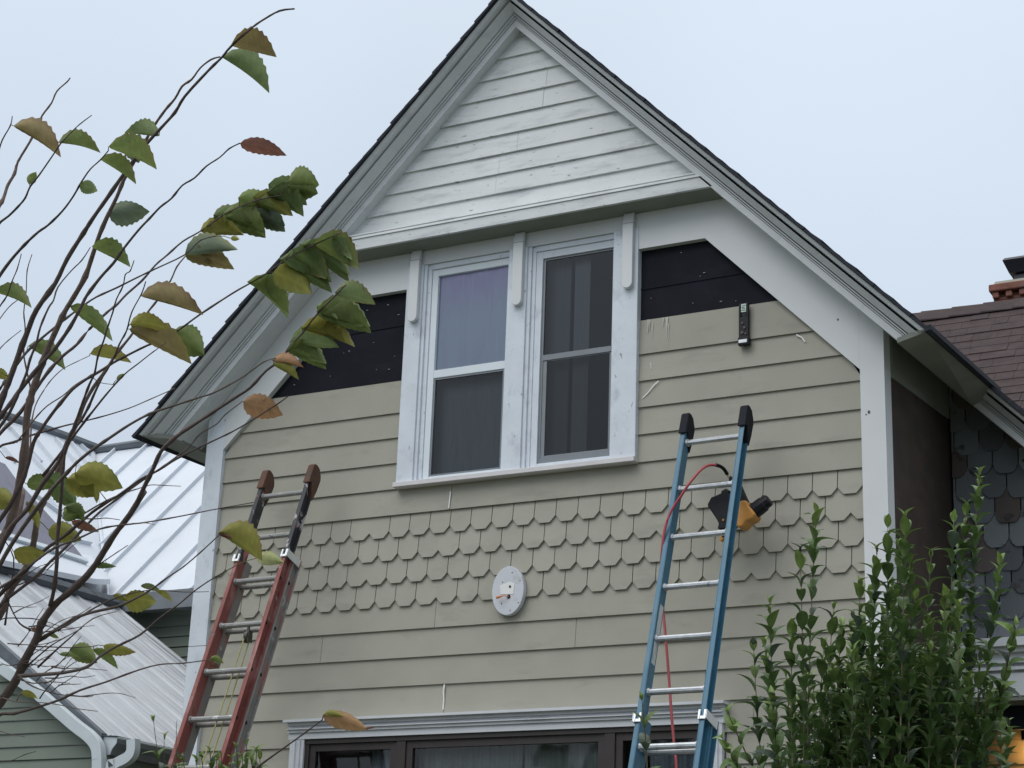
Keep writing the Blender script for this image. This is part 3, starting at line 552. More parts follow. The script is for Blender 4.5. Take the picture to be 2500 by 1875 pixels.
# ================================================================= ladders
def ladder(name, label, o, a, bb, g, w, SP, top, nfly, base_idx, railm, basem, rungm, mittm, upm=None, up_idx=None):
    o = Vector(o); d = Vector((math.sin(bb), -math.cos(a)*math.cos(bb), -math.sin(a)*math.cos(bb)))
    l = Vector((math.cos(g), math.sin(g), 0)); l = (l-d*l.dot(d)).normalized(); nrm = l.cross(d)       # nrm: away from the wall?
    if nrm.y > 0: nrm = -nrm
    foot = o+d*(o.z/-d.z)
    root = thing(name, label, 'ladder', (foot.x, foot.y, 0))
    P = lambda t, x, n: o+d*(t*SP)+l*x+nrm*n
    tend = (o.z-.02)/(-d.z)/SP
    def rail(sg, t0, t1, x0, n0, m, nm='rail', dep=.074, fw=.030, th=.0045):
        b = MB(); L_ = d*((t1-t0)*SP)
        b.obox(P(t0, sg*x0, n0), L_, l*(sg*th), nrm*dep)                                   # web
        b.obox(P(t0, sg*(x0+th+.0002), n0+dep-th*1.3), L_, l*(sg*(fw-th)), nrm*th*1.3)            # front flange
        b.obox(P(t0, sg*(x0+th+.0002), n0), L_, l*(sg*(fw-th)), nrm*th*1.3)                # back flange
        return b.build(nm, m, root, bevel=.0012)
    n0 = -.037
    for sg in (-1, 1):
        if upm is None: rail(sg, top, nfly, w/2, n0, railm)
        else:
            rail(sg, top, up_idx, w/2, n0, upm); rail(sg, up_idx, nfly, w/2, n0, railm)
        r = rail(sg, base_idx, tend, w/2+.012 if sg > 0 else w/2+.012, n0-.080, basem, dep=.074, fw=.028)
    for k in range(int(nfly)+1):
        b = MB(); rr_ = .0175; q = [P(k, -w/2+.004, 0), P(k, w/2-.004, 0)]
        b.tube([q[0]-l*.004, q[0]+l*.008, q[0]+l*.0085, q[1]-l*.0085, q[1]-l*.008, q[1]+l*.004], [.024, .023, rr_, rr_, .023, .024], 10)
        rg = b.build('rung', rungm, root)
        if k > base_idx-.3:
            b = MB(); off = .35 if False else 0
            b.tube([P(k-.02, -w/2-.008, -.080), P(k-.02, w/2+.008, -.080)], rr_, 10); b.build('rung', rungm, root)
    k = int(nfly)+1
    while k < tend-.4:
        b = MB(); b.tube([P(k-.02, -w/2-.008, -.080), P(k-.02, w/2+.008, -.080)], .0175, 10); b.build('rung', rungm, root); k += 1
    for sg in (-1, 1):                                              # rubber mitts over the rail tops
        b = MB(); xa, xb = sg*(w/2-.010), sg*(w/2+.040)
        prof = [(.005, -.056), (-.30, -.062), (-.40, -.052), (-.53, -.022), (-.56, .010), (-.55, .035), (-.50, .046), (-.05, .050), (-.02, .046), (-.10, .02), (.28, -.040)]
        sc_t = .9
        mid = lambda t, n: (t*sc_t+top+.30, n)
        A = [P(mid(t, n)[0], xa, n) for t, n in prof]; B = [P(mid(t, n)[0], xb, n) for t, n in prof]
        (b.loft(A, B) if sg > 0 else b.loft(A[::-1], B[::-1]))
        b.build('mitt', mittm, root, bevel=.010)
    for sg in (-1, 1):                                              # guide bracket
        b = MB(); t = base_idx+.02; x0 = w/2-.006
        b.obox(P(t, sg*x0, .038), d*.055, l*(sg*.012), nrm*.012); b.obox(P(t, sg*(x0+.032), .038), d*.055, l*(sg*.012), nrm*.012); b.obox(P(t+.11, sg*(x0+.0121), .040), d*.018, l*(sg*.0198), nrm*.008)
        b.obox(P(t, sg*(x0+.0445), -.10), d*.050, l*(sg*.005), nrm*.150); b.build('guide_bracket', M['bracket'], root, bevel=.002)
        for k in range(int(base_idx)+1, int(nfly)+1):
            for q, r_ in ((P(k-.02, sg*(w/2+.0168), -.08), .012), (P(k, sg*(w/2+.0048), 0), .011)):
                b = MB(); b.tube([q-l*.001*sg, q+l*(sg*.003)], r_, 10); b.build('rung_rivet', M['black'] if basem != M['blue'] else M['alu'], root)
    return root, P, d, l, nrm
blad, PB, dB, lB, nB = ladder('blue_ladder', 'blue fibreglass extension ladder with black mitts and a red hose beside it', (-.7092, -.24, 4.7827), 1.2711, -.0086, -.0315, .3463-.004, .3199, -.40, 9.6, 5.42, M['blue'], M['blue'], M['alu'], M['mitt_b'])
b = MB(); b.obox(PB(3.35, -(.1712), -.025), dB*.36, lB*.002, nB*.040); b.build('sticker', M['sticker'], blad)
settle(blad)
rlad, PR, dR, lR, nR = ladder('red_ladder', 'worn red extension ladder with brown mitts and paint spattered rungs', (-3.7043, -.24, 4.7401), 1.232, -.0057, -.0223, .3455-.004, .3247, -.40, 9.3, 1.42, M['red'], M['greyrail'], M['alu_old'], M['mitt_r'], M['darkrail'], 1.55)
b = MB(); q = PR(3.0, .045, .0)
b.tube([q+Vector((0, -.0, -.015)), q+Vector((0, 0, -.045))], .010, 8); b.tube([q+Vector((-.012, 0, -.075)), q+Vector((.012, 0, -.075))], .032, 14); b.box(q.x-.018, q.x-.013, q.y-.022, q.y+.022, q.z-.115, q.z-.04); b.box(q.x+.013, q.x+.018, q.y-.022, q.y+.022, q.z-.115, q.z-.04)
pu = b.build('pulley', M['pulley'], rlad)
for dx, fx, dy in ((-.030, -.075, -.02), (.0, .01, .02)):
    b = MB(); q0 = q+Vector((dx*.4, dy, -.09)); e0 = PR(13, .045+fx, .02)
    b.tube([q0+(e0-q0)*t+Vector((.004*math.sin(9*t), .006*math.sin(7*t), 0)) for t in [i/24 for i in range(25)]], .0042, 6); b.build('rope', M['rope'], rlad)
settle(rlad)
# ================================================================= nail gun and hose
ng = thing('nail_gun', 'black and yellow pneumatic nail gun hanging behind the blue ladder rail', 'nail gun', tuple(PB(1.1, .16, -.09)))
KG = 300/2212
def gp(u, v, y): p = aty(1650+u*KG, 1100+v*KG, y); return (p.x, p.z)
YG = -.215
def gpoly(mbr, pts, y0, y1): mbr.prism([gp(u, v, (y0+y1)/2) for u, v in pts][::-1], y0, y1)
b = MB(); gpoly(b, [(690, 875), (870, 800), (860, 770), (950, 710), (1005, 745), (1010, 810), (1090, 880), (1180, 1000), (1150, 1250), (1000, 1440), (800, 1440), (825, 1350), (800, 1290), (660, 1080), (630, 1040), (625, 1000)], -.262, -.168); b.build('magazine', M['black'], ng, bevel=.008)
b = MB(); gpoly(b, [(985, 480), (1020, 470), (1060, 520), (1130, 520), (1250, 800), (1310, 930), (1300, 1040), (1150, 1100), (1040, 760), (980, 560)], -.238, -.185); b.build('handle', M['black'], ng, bevel=.008)
b = MB(); gpoly(b, [(1130, 1000), (1240, 935), (1310, 930), (1345, 960), (1380, 1040), (1440, 1110), (1490, 1180), (1440, 1260), (1330, 1310), (1250, 1410), (1190, 1420), (1120, 1380)], -.272, -.160); b.build('housing', M['yellow'], ng, bevel=.014)
b = MB()
c0 = gp(1400, 1100, YG); c1 = gp(1660, 900, YG)
p0, p1 = Vector((c0[0], YG, c0[1])), Vector((c1[0], YG, c1[1])); ax = (p1-p0)
b.tube([p0, p0+ax*.05, p0+ax*.7, p0+ax*.74, p0+ax*1.02, p0+ax*1.10], [.040, .046, .045, .038, .037, .028], 12); b.build('exhaust_cap', M['black'], ng, bevel=.002)
b = MB(); gpoly(b, [(810, 1560), (930, 1520), (870, 1600), (840, 1640), (800, 1630)], -.235, -.20); b.build('nose_tip', M['yellow'], ng, bevel=.003)
b = MB(); gpoly(b, [(840, 1440), (960, 1440), (930, 1560), (850, 1580)], -.238, -.198); b.build('nose', M['black'], ng, bevel=.003)
b = MB(); cc_ = gp(855, 1250, -.264); b.tube([(cc_[0], -.263, cc_[1]), (cc_[0], -.268, cc_[1])], .0065, 12); b.build('dial', M['yellow'], ng)
settle(ng)
def hp(u, v, y): p = aty(1650+u*KG, 1100+v*KG, y); return Vector(p)
def ap(u, v, y): return aty(800+u*K, 1200+v*K, y)
def smooth_path(pts, sub=6):
    out = []; n = len(pts)
    for i in range(n-1):
        p0, p1, p2, p3 = pts[max(i-1, 0)], pts[i], pts[i+1], pts[min(i+2, n-1)]
        for k in range(sub):
            t = k/sub; out.append(.5*((2*p1)+(-p0+p2)*t+(2*p0-5*p1+4*p2-p3)*t*t+(-p0+3*p1-3*p2+p3)*t**3))
    out.append(pts[-1]); return out
ho = thing('air_hose', 'red air hose looping over the blue ladder and hanging behind its rungs', 'hose', (-1.0, -.4, 0))
pts = [hp(720, 262, -.33), hp(600, 262, -.37), hp(500, 310, -.40), hp(400, 400, -.43), hp(300, 520, -.45), hp(200, 650, -.46), hp(80, 840, -.46), ap(2110, 40, -.46), ap(2055, 130, -.46), ap(2022, 230, -.47), ap(2008, 340, -.47), ap(2000, 450, -.44), ap(2003, 560, -.42), ap(2012, 700, -.42), ap(2030, 900, -.46), ap(2050, 1150, -.50), ap(2062, 1320, -.53), ap(2082, 1560, -.57), ap(2092, 1659, -.59), ap(2120, 2300, -.7), Vector((-1.1, -1.0, .05)), Vector((-1.6, -1.5, .02))]
b = MB(); b.tube(smooth_path(pts), .0078, 10); b.build('tube', M['hose'], ho, smooth=True)
b = MB(); b.tube(smooth_path([hp(715, 258, -.33), hp(800, 285, -.30), hp(870, 340, -.27), hp(925, 425, -.24)]), .0105, 10); b.build('rubber_sleeve', M['black'], ho, smooth=True)
b = MB(); b.tube([hp(925, 425, -.24), hp(955, 490, -.225), hp(990, 530, -.22)], .007, 10); b.build('coupler', M['brass'], ho, smooth=True)
settle(ho)
# ================================================================= neighbouring house
nb = thing('neighbour_house', 'sage green sided house with pale metal roofs behind the bare tree', 'house', (-8.5, 4, 0))
def S3(u, v): return (u*.2351, 980+v*.2351)
def E1(u, v): return (u*K, 1200+v*K)
YR = 6.0; tp = aty(560, 1062, YR); ZR = tp.z; MM = .99
def plA(p):     # roof face that looks at the street
    d = ray(*p); t = (ZR-MM*(YR-CAM.y)-CAM.z)/(d.z-MM*d.y); return CAM+d*t
def plB(p):     # valley side face, falls to +x
    d = ray(*p); t = (-3.22-.99*CAM.x-CAM.z)/(d.z+.99*d.x); return CAM+d*t
def plC(p):     # low ribbed roof: z = A-m x
    A_, m_ = -.334, .656; d = ray(*p); t = (A_-m_*CAM.x-CAM.z)/(d.z+m_*d.x); return CAM+d*t
b = MB(); EZ = 5.155; EY = YR-(ZR-EZ)/MM
b.add([(-10.9, YR, ZR), (-4.8, YR, ZR), (-4.8, EY, EZ), (-8.45, EY, EZ)], [(0, 1, 2, 3)]); b.add([(-10.9, YR, ZR-.05), (-4.8, YR, ZR-.05), (-4.8, EY, EZ-.05), (-8.45, EY, EZ-.05)], [(3, 2, 1, 0)])
b.add([(-4.8, YR, ZR), (-4.8, YR+3, ZR-3), (-10.9, YR+3, ZR-3), (-10.9, YR, ZR)], [(0, 1, 2, 3)])
x = -5.2
while x > -10.6:
    ylow = max(EY, YR-(x+10.9)*.98) if x < -8.4 else EY
    if YR-ylow > .1:
        t = YR-ylow; b.loft([(x, YR, ZR), (x+.02, YR, ZR), (x+.02, YR-.02, ZR+.035), (x, YR-.02, ZR+.035)], [(x, ylow, ZR-t*MM), (x+.02, ylow, ZR-t*MM), (x+.02, ylow-.02, ZR-t*MM+.035), (x, ylow-.02, ZR-t*MM+.035)])
    x -= .447
b.build('street_roof', M['metalroof'], nb)
b = MB(); lft = [plB(p) for p in ((-120, 985), (0, 1024), (80, 1046), (232, 1096), (256, 1407), (285, 1470), (-120, 1640))]
b.add(lft, [tuple(range(7))]); b.build('valley_roof', M['metalroof'], nb)
b = MB()
for (p, q) in (((40, 225), (420, 640)), ((370, 410), (640, 740)), ((320, 580), (460, 740)), ((570, 400), (780, 650)), ((730, 440), (930, 700)), ((830, 465), (930, 560)), ((20, 480), (150, 640)), ((350, 980), (620, 1180)), ((30, 230), (140, 330)), ((700, 1440), (930, 1490)), ((740, 600), (830, 700)), ((500, 1020), (760, 1330))):
    a0, a1 = plB(S3(*p)), plB(S3(*q)); up = Vector((.02, 0, .02)); sd2 = Vector((0, .018, 0)); b = MB(); b.loft([a0-sd2, a0+sd2, a0+sd2*.6+up*1.4, a0-sd2*.6+up*1.4], [a1-sd2, a1+sd2, a1+sd2*.6+up*1.4, a1-sd2*.6+up*1.4]); b.build('standing_seam', M['metalroof'], nb)
b = MB(); pr = [plB(p)+Vector((0, 0, .03)) for p in ((-120, 985), (0, 1018), (60, 1036), (120, 1057), (190, 1082), (232, 1098))]; b.tube(pr, .05, 6)
b.tube([(-10.95, YR, ZR+.02), (-10.2, YR, ZR+.03), (-9, YR, ZR+.045), (-4.8, YR, ZR+.04)], .055, 6); b.build('ridge_flashing', M['ridge'], nb)
b = MB(); b.tube([Vector((-10.9, YR-.02, ZR-.0)), Vector((-8.4, EY, EZ+.01))], .018, 6); b.build('valley_flashing', M['metalroof'], nb)
# upper eave gutter + green wall
b = MB(); b.prism([(-8.55, EZ-.16), (-4.8, EZ-.16), (-4.8, EZ+.01), (-8.55, EZ+.01)], EY-.10, EY+.02); b.build('upper_gutter', M['dgutter'], nb)
b = MB(); 
for k in range(34):
    z = EZ-.17-.0975*(k+1); lap(b, -8.6, -4.6, z, z+.0975, y=EY+.16, t=.012)
b.build('upper_siding', M['vinylgreen'], nb)
b = MB(); b.box(-8.6, -4.6, EY+.185, EY+2, 0, EZ-.05); b.build('upper_wall', M['vinylgreen'], nb)
# dark dormer face on the left
b = MB(); poly = [plB(p)+Vector((.12, -.12, .02)) for p in ((-60, 1120), (10, 1148), (36, 1184), (134, 1292), (207, 1385), (196, 1380), (14, 1330), (-60, 1312))]
b.loft(poly, [q+Vector((-.1, .1, -.05)) for q in poly]); b.build('dormer_roof', M['violet'], nb)
b = MB(); ln = [plB(p)+Vector((.16, -.16, .02)) for p in ((-60, 1309), (14, 1328), (110, 1357), (205, 1388))]; b.tube(ln, .035, 4); b.build('dormer_edge_trim', M['gutter'], nb)
b = MB(); poly = [plC(p)+Vector((.02, 0, .14)) for p in ((-80, 1335), (110, 1365), (215, 1392), (262, 1450), (225, 1450), (-80, 1392))]; b.loft(poly, [q+Vector((0, 0, -.05)) for q in poly]); b.build('upper_slope', M['metalroof'], nb)
# low ribbed roof
Y0, Y1 = .5, 3.50; zC = lambda x: -.334-.656*x; xr0, xe = -8.17, -5.60
b = MB(); b.loft([(xr0, Y0, zC(xr0)), (xe, Y0, zC(xe)), (xe, Y0, zC(xe)-.03), (xr0, Y0, zC(xr0)-.03)], [(xr0, Y1, zC(xr0)), (xe, Y1, zC(xe)), (xe, Y1, zC(xe)-.03), (xr0, Y1, zC(xr0)-.03)])
y = Y0+.02; i = 0
while y < Y1:
    wv, hh = ((.045, .020) if i % 3 == 0 else (.012, .005))
    b.loft([(xr0, y, zC(xr0)), (xr0, y+wv*.25, zC(xr0)+hh), (xr0, y+wv*.75, zC(xr0)+hh), (xr0, y+wv, zC(xr0))], [(xe, y, zC(xe)), (xe, y+wv*.25, zC(xe)+hh), (xe, y+wv*.75, zC(xe)+hh), (xe, y+wv, zC(xe))]); y += .098; i += 1
b.add([(xr0, Y0, zC(xr0)), (xr0, Y1, zC(xr0)), (xr0-2.6, Y1, zC(xr0)-1.7), (xr0-2.6, Y0, zC(xr0)-1.7)], [(0, 1, 2, 3)])
b.build('ribbed_roof', M['metalroof2'], nb)
b = MB(); b.tube([(xr0, Y0-.05, zC(xr0)+.03), (xr0, Y1, zC(xr0)+.05)], .055, 6); b.build('low_ridge_flashing', M['ridge'], nb)
b = MB(); b.loft([(xr0, Y0-.06, zC(xr0)+.03), (xe, Y0-.06, zC(xe)+.02), (xe, Y0-.06, zC(xe)-.12), (xr0, Y0-.06, zC(xr0)-.12)], [(xr0, Y0-.001, zC(xr0)+.03), (xe, Y0-.001, zC(xe)+.02), (xe, Y0-.001, zC(xe)-.12), (xr0, Y0-.001, zC(xr0)-.12)]); b.build('rake_board', M['ridge'], nb)
b = MB(); YS = Y0+.03
for k in range(14):
    z = 4.9-.0965*k-.35
for k in range(40):
    z = 3.11+.0965*(k-1)
    if z > zC(xr0): break
    xR = min(-5.70, (-.334-z-.13)/.656); lap(b, -10.2, xR, z, z+.0965, y=YS, t=.012)
b.build('low_siding', M['vinylgreen'], nb)
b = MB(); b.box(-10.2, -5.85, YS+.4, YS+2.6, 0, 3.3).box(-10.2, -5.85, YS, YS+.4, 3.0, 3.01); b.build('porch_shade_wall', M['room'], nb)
b = MB(); b.box(-5.9, -5.72, YS, Y1, 0, 2.9); b.build('low_wall', M['vinylgreen'], nb)
b = MB(); b.box(-5.86, -5.60, YS+.02, Y1, 3.06, 3.22); b.build('eave_box', M['vinylgreen'], nb)
# gutter along the low eave
b = MB(); gx = xe+.0; gz = zC(xe)
gpf = [(gx+.0, gz-.13), (gx+.07, gz-.13), (gx+.085, gz-.09), (gx+.12, gz-.05), (gx+.12, gz-.01), (gx+.112, gz-.01), (gx+.108, gz-.045), (gx+.075, gz-.085), (gx+.065, gz-.122), (gx+.006, gz-.122), (gx+.006, gz), (gx, gz)]
b.loft([(x, Y0-.03, z) for x, z in gpf], [(x, 4.2, z) for x, z in gpf]); gto = b.build('gutter', M['dgutter'], nb); b = MB(); b.tube([(gx+.118, Y0-.03, gz-.012), (gx+.118, 4.2, gz-.012)], .010, 6); b.build('lip', M['gutter'], gto)
b = MB(); b.prism([(gx, gz-.13), (gx+.07, gz-.13), (gx+.085, gz-.09), (gx+.12, gz-.05), (gx+.12, gz-.01), (gx, gz)], Y0-.036, Y0-.0305); b.build('gutter_end_cap', M['gutter'], nb)
b = MB(); b.obox((gx-.02, Y0-.05, gz+.005), (-.02, 3.5, 0), (.145, 0, -.01), (0, 0, .004)); b.build('gutter_guard', M['dgutter'], nb)
# downspouts traced on the gable plane
def spout(pts, yv, w_, name):
    b = MB(); ps = smooth_path([aty(*p, yv) for p in pts], 5); vs = []
    n = len(ps)
    for i, p in enumerate(ps):
        t = (ps[min(i+1, n-1)]-ps[max(i-1, 0)]).normalized(); s = Vector((t.z, 0, -t.x)).normalized()
        vs.append([p+s*w_/2+Vector((0, -.03, 0)), p-s*w_/2+Vector((0, -.03, 0)), p-s*w_/2+Vector((0, .03, 0)), p+s*w_/2+Vector((0, .03, 0))])
    for i in range(n-1): b.loft(vs[i], vs[i+1], caps=(i in (0, n-2)))
    return b.build(name, M['gutter'], nb, bevel=.003)
spout([E1(-60, 1000), E1(60, 1090), E1(180, 1170), E1(300, 1270), E1(450, 1400), E1(540, 1470), E1(585, 1530), E1(595, 1600), E1(595, 1700), E1(598, 2400)], Y0-.10, .085, 'downspout')
spout([E1(800, 1490), E1(798, 1560), E1(770, 1600), E1(700, 1640), E1(672, 1700), E1(668, 2400)], Y0-.07, .075, 'downspout')
settle(nb)
# ================================================================= bare tree in front, left
BR = []   # (region y offset, points, r_tip, r_base, depth, twig colour)
def br(reg, pts, r0, r1, D, col=0): BR.append(([(u*K, {'T': 0, 'M': 600, 'B': 1200}[r]+v*K) for r, u, v in [(reg, *p) if len(p) == 2 else p for p in pts]], r0, r1, D, col))
T_, M_, B_ = 'T', 'M', 'B'
br('T', [(1765, 52), (1680, 65), (1590, 115), (1510, 170), (1385, 280), (1335, 345), (1250, 420), (1110, 580), (1050, 675), (960, 775), (880, 860), (800, 965), (740, 1050), (640, 1190), (560, 1310), (500, 1400), (405, 1550), ('M', 330, 230), ('M', 215, 385), ('M', 170, 510), ('M', 120, 640), ('M', 60, 790), ('M', 20, 900), ('M', -30, 1040)], .0022, .0085, 3.75, 1)
br('T', [(1320, 340), (1270, 355), (1200, 410), (1150, 475), (1090, 520), (1050, 590), (990, 660), (925, 755), (870, 850), (800, 980), (745, 1080), (700, 1180), (650, 1290), (600, 1400), (560, 1520), ('M', 510, 180), ('M', 440, 310), ('M', 390, 390), ('M', 340, 500), ('M', 280, 640), ('M', 240, 740), ('M', 200, 850), ('M', 180, 930), ('M', 160, 1040), ('M', 150, 1180), ('M', 120, 1400), ('M', 90, 1560), ('B', 60, 200), ('B', -20, 340)], .002, .0125, 3.9, 2)
br('T', [(420, 465), (400, 495), (340, 545), (310, 620), (255, 690), (240, 730), (180, 850), (110, 970), (90, 1040), (45, 1110), (20, 1190), (-20, 1260)], .0016, .006, 4.1, 2)
br('T', [(72, 695), (65, 755), (15, 840), (-20, 930)], .0013, .003, 4.0, 1)
br('T', [(550, 690), (480, 745), (435, 785), (365, 860), (320, 925), (235, 1050), (180, 1120), (150, 1190), (105, 1240), (50, 1295), (-20, 1360)], .0012, .0036, 3.8, 0)
br('T', [(650, 905), (600, 960), (545, 1015), (490, 1090), (440, 1180), (370, 1270), (290, 1350), (230, 1395), (150, 1470), (60, 1570), (-20, 1680)], .0014, .005, 3.7, 0)
br('T', [(1440, 860), (1375, 890), (1320, 945), (1240, 995), (1165, 1070), (1095, 1115), (1030, 1190), (965, 1240), (900, 1310), (830, 1380), (740, 1500), (680, 1580), ('M', 600, 190), ('M', 520, 300), ('M', 490, 360), ('M', 420, 490), ('M', 330, 620), ('M', 240, 720), ('M', 120, 870), ('M', 60, 950), ('M', -20, 1060)], .0016, .0065, 3.85, 1)
br('T', [(1690, 1170), (1550, 1200), (1440, 1240), (1330, 1300), (1200, 1390), (1100, 1450), (1000, 1530), (930, 1590), ('M', 850, 210), ('M', 760, 290), ('M', 700, 350), ('M', 640, 400), ('M', 540, 500), ('M', 460, 590), ('M', 380, 660), ('M', 300, 740), ('M', 220, 850), ('M', 120, 1000), ('M', -20, 1150)], .0016, .0055, 4.2, 1)
br('M', [(1300, -60), (1200, -30), (1110, 50), (930, 140), (820, 190), (700, 250), (580, 310), (500, 360), (400, 430), (300, 510), (230, 570), (160, 640), (80, 740), (0, 860), (-40, 900)], .0015, .005, 4.05, 0)
br('M', [(1110, 60), (1060, 130), (1020, 210), (950, 320), (880, 410), (780, 550), (700, 650), (640, 740), (560, 850), (510, 940), (470, 1040), (420, 1160), (370, 1290), (330, 1400), (290, 1500), ('B', 260, 60), ('B', 225, 170), ('B', 205, 300), ('B', 160, 450), ('B', 60, 600), ('B', 10, 720), ('B', -40, 800)], .0018, .0115, 4.1, 2)
br('M', [(2050, -80), (1850, 10), (1715, 85), (1600, 165), (1500, 225), (1400, 280), (1200, 410), (1080, 500), (980, 560), (880, 600), (760, 660), (680, 700), (600, 750), (520, 800), (440, 860), (360, 950), (300, 1030), (240, 1110), (200, 1180), (170, 1300), (130, 1420), (60, 1560), (-40, 1700)], .0015, .0065, 3.95, 1)
br('M', [(2080, 230), (1910, 400), (1820, 520), (1740, 600), (1690, 680), (1600, 750), (1500, 850), (1400, 920), (1260, 1010), (1150, 1080), (1060, 1140), (970, 1230), (920, 1340), (880, 1420), (830, 1530), ('B', 860, 0), ('B', 780, 140), ('B', 680, 270), ('B', 600, 400), ('B', 520, 500), ('B', 430, 590), ('B', 330, 680), ('B', 250, 790), ('B', 220, 880), ('B', 150, 1010), ('B', 110, 1110), ('B', 50, 1200), ('B', -30, 1300)], .002, .0125, 3.7, 1)
br('M', [(1655, 670), (1580, 700), (1480, 770), (1400, 820), (1280, 880), (1200, 910), (1100, 940), (1000, 975), (900, 1010), (780, 1070), (660, 1150), (560, 1220), (460, 1300), (380, 1390), (300, 1480), (200, 1600), ('B', 60, 330), ('B', -30, 500)], .0014, .006, 3.6, 0)
br('M', [(1050, 855), (900, 920), (780, 970), (640, 1020), (480, 1060), (380, 1080), (280, 1110), (180, 1140), (80, 1180), (-20, 1220)], .0012, .004, 4.15, 0)
br('M', [(1730, 900), (1670, 945), (1530, 1035), (1400, 1110), (1280, 1170), (1150, 1230), (1060, 1280), (950, 1350), (850, 1400), (720, 1490), (640, 1540), ('B', 560, 120), ('B', 480, 190), ('B', 380, 270), ('B', 280, 340), ('B', 220, 400), ('B', 150, 480), ('B', -20, 640)], .0014, .006, 3.85, 1)
br('M', [(1445, 940), (1350, 1010), (1300, 1070), (1200, 1130), (1130, 1210), (1030, 1290), (960, 1340), (820, 1430), (700, 1520), (600, 1600), ('B', 520, 200), ('B', 400, 330), ('B', 300, 420), ('B', 200, 520), ('B', -20, 700)], .0013, .005, 3.95, 0)
br('M', [(805, 90), (780, 150), (750, 170), (740, 240), (700, 320), (680, 400), (640, 500), (620, 570), (590, 660), (570, 760), (540, 830), (500, 930), (470, 1010), (440, 1100), (400, 1190), (380, 1340), (372, 1480), ('B', 360, 130), ('B', 345, 300), ('B', 340, 450), ('B', 320, 600), ('B', 300, 690)], .0012, .0055, 3.65, 1)
br('M', [(875, 215), (850, 290), (790, 400), (760, 510), (720, 590), (680, 680), (620, 780), (570, 880), (530, 960), (480, 1050), (440, 1100), (400, 1180), (350, 1300), (250, 1440), (160, 1580), ('B', 60, 220), ('B', -30, 400)], .0013, .0075, 3.75, 1)
br('M', [(545, 10), (490, 90), (430, 150), (350, 245), (320, 330), (290, 370), (240, 490), (220, 590), (180, 680), (160, 760), (120, 860), (60, 1000), (-20, 1120)], .0013, .005, 3.9, 1)
br('M', [(130, 50), (105, 140), (70, 210), (40, 300), (-20, 390)], .0011, .0025, 3.8, 1)
br('M', [(190, 50), (160, 150), (155, 280), (145, 400), (150, 500), (140, 640), (165, 760), (185, 900), (160, 1100), (180, 1300)], .0011, .003, 4.0, 2)
br('M', [(125, 510), (50, 570), (-20, 640)], .001, .002, 4.0, 0)
br('M', [(150, 300), (75, 350), (0, 440)], .001, .002, 4.0, 0)
br('M', [(1000, 580), (920, 640), (830, 710), (740, 775), (640, 890), (560, 990), (500, 1060), (400, 1200), (260, 1380)], .001, .004, 3.8, 1)
br('M', [(1085, 1440), (980, 1440), (900, 1435), (830, 1460), (760, 1480), (640, 1530), (500, 1610)], .0009, .002, 3.8, 0)
br('M', [(680, 830), (600, 820), (540, 790), (460, 830), (380, 900), (280, 960), (200, 1050), (100, 1180)], .0009, .002, 4.0, 2)
br('M', [(540, 660), (450, 700), (380, 740), (310, 800), (260, 870), (210, 960), (190, 1080), (180, 1240)], .0009, .0022, 4.05, 2)
br('B', [(1520, 65), (1340, 100), (1230, 120), (1060, 155), (860, 185), (720, 200), (600, 225), (450, 290), (330, 340), (200, 430), (60, 540), (-20, 600)], .0012, .0042, 3.6, 0)
br('B', [(1320, 260), (1200, 370), (1100, 450), (1000, 520), (900, 590), (800, 650), (700, 690), (560, 725), (450, 760), (380, 800), (300, 850), (220, 900)], .0013, .0055, 3.6, 0)
br('B', [(1420, 440), (1300, 510), (1180, 590), (1070, 680), (960, 760), (840, 860), (700, 930), (600, 990), (520, 1050), (380, 1090), (200, 1100), (110, 1110)], .0012, .005, 3.7, 0)
br('B', [(1250, 600), (1100, 600), (900, 590), (720, 630), (560, 700), (400, 800), (300, 850)], .0008, .003, 3.75, 0)
br('B', [(1260, 1010), (1100, 1030), (950, 1040), (800, 1080), (640, 1140), (480, 1190), (350, 1250), (200, 1300), (80, 1330), (-20, 1350)], .0012, .005, 3.55, 1)
br('B', [(765, 320), (700, 370), (600, 440), (520, 500), (430, 600)], .0009, .0025, 3.7, 1)
br('B', [(720, 170), (640, 160), (560, 165), (450, 160)], .0008, .002, 3.8, 1)
br('B', [(930, 200), (870, 190), (790, 190)], .0006, .0015, 3.6, 2)
br('B', [(490, 820), (380, 880), (300, 930), (200, 1010), (130, 1080)], .0009, .003, 3.75, 1)
br('B', [(590, 1320), (450, 1300), (300, 1270), (100, 1260), (-20, 1250)], .0008, .0022, 3.6, 1)
br('B', [(560, 1225), (520, 1235), (350, 1215), (200, 1170), (120, 1110)], .0008, .002, 3.6, 1)
br('B', [(420, 1150), (300, 1140), (200, 1150), (110, 1120)], .0008, .002, 3.6, 1)
br('B', [(150, 1470), (60, 1455), (-20, 1450)], .0008, .0015, 3.7, 1)
br('B', [(210, 1560), (150, 1580), (60, 1620), (-20, 1640)], .0008, .0015, 3.7, 1)
br('B', [(600, 640), (500, 560), (430, 580)], .0007, .002, 3.8, 1)
br('B', [(0, 540), (60, 690), (120, 790), (180, 830)], .001, .003, 3.9, 1)
br('B', [(560, 930), (430, 935), (300, 930), (200, 930)], .0008, .002, 3.8, 1)
br('B', [(480, 815), (400, 820), (300, 790), (230, 770), (120, 760), (-20, 780)], .0008, .002, 3.9, 1)
br('B', [(700, 720), (560, 760), (430, 870), (330, 960), (230, 1050)], .0008, .003, 3.7, 1)
br('B', [(520, 990), (400, 1060), (280, 1180), (240, 1240)], .0008, .002, 3.6, 1)
br('B', [(130, 0), (100, 120), (50, 230), (-20, 330)], .011, .014, 4.0, 2)
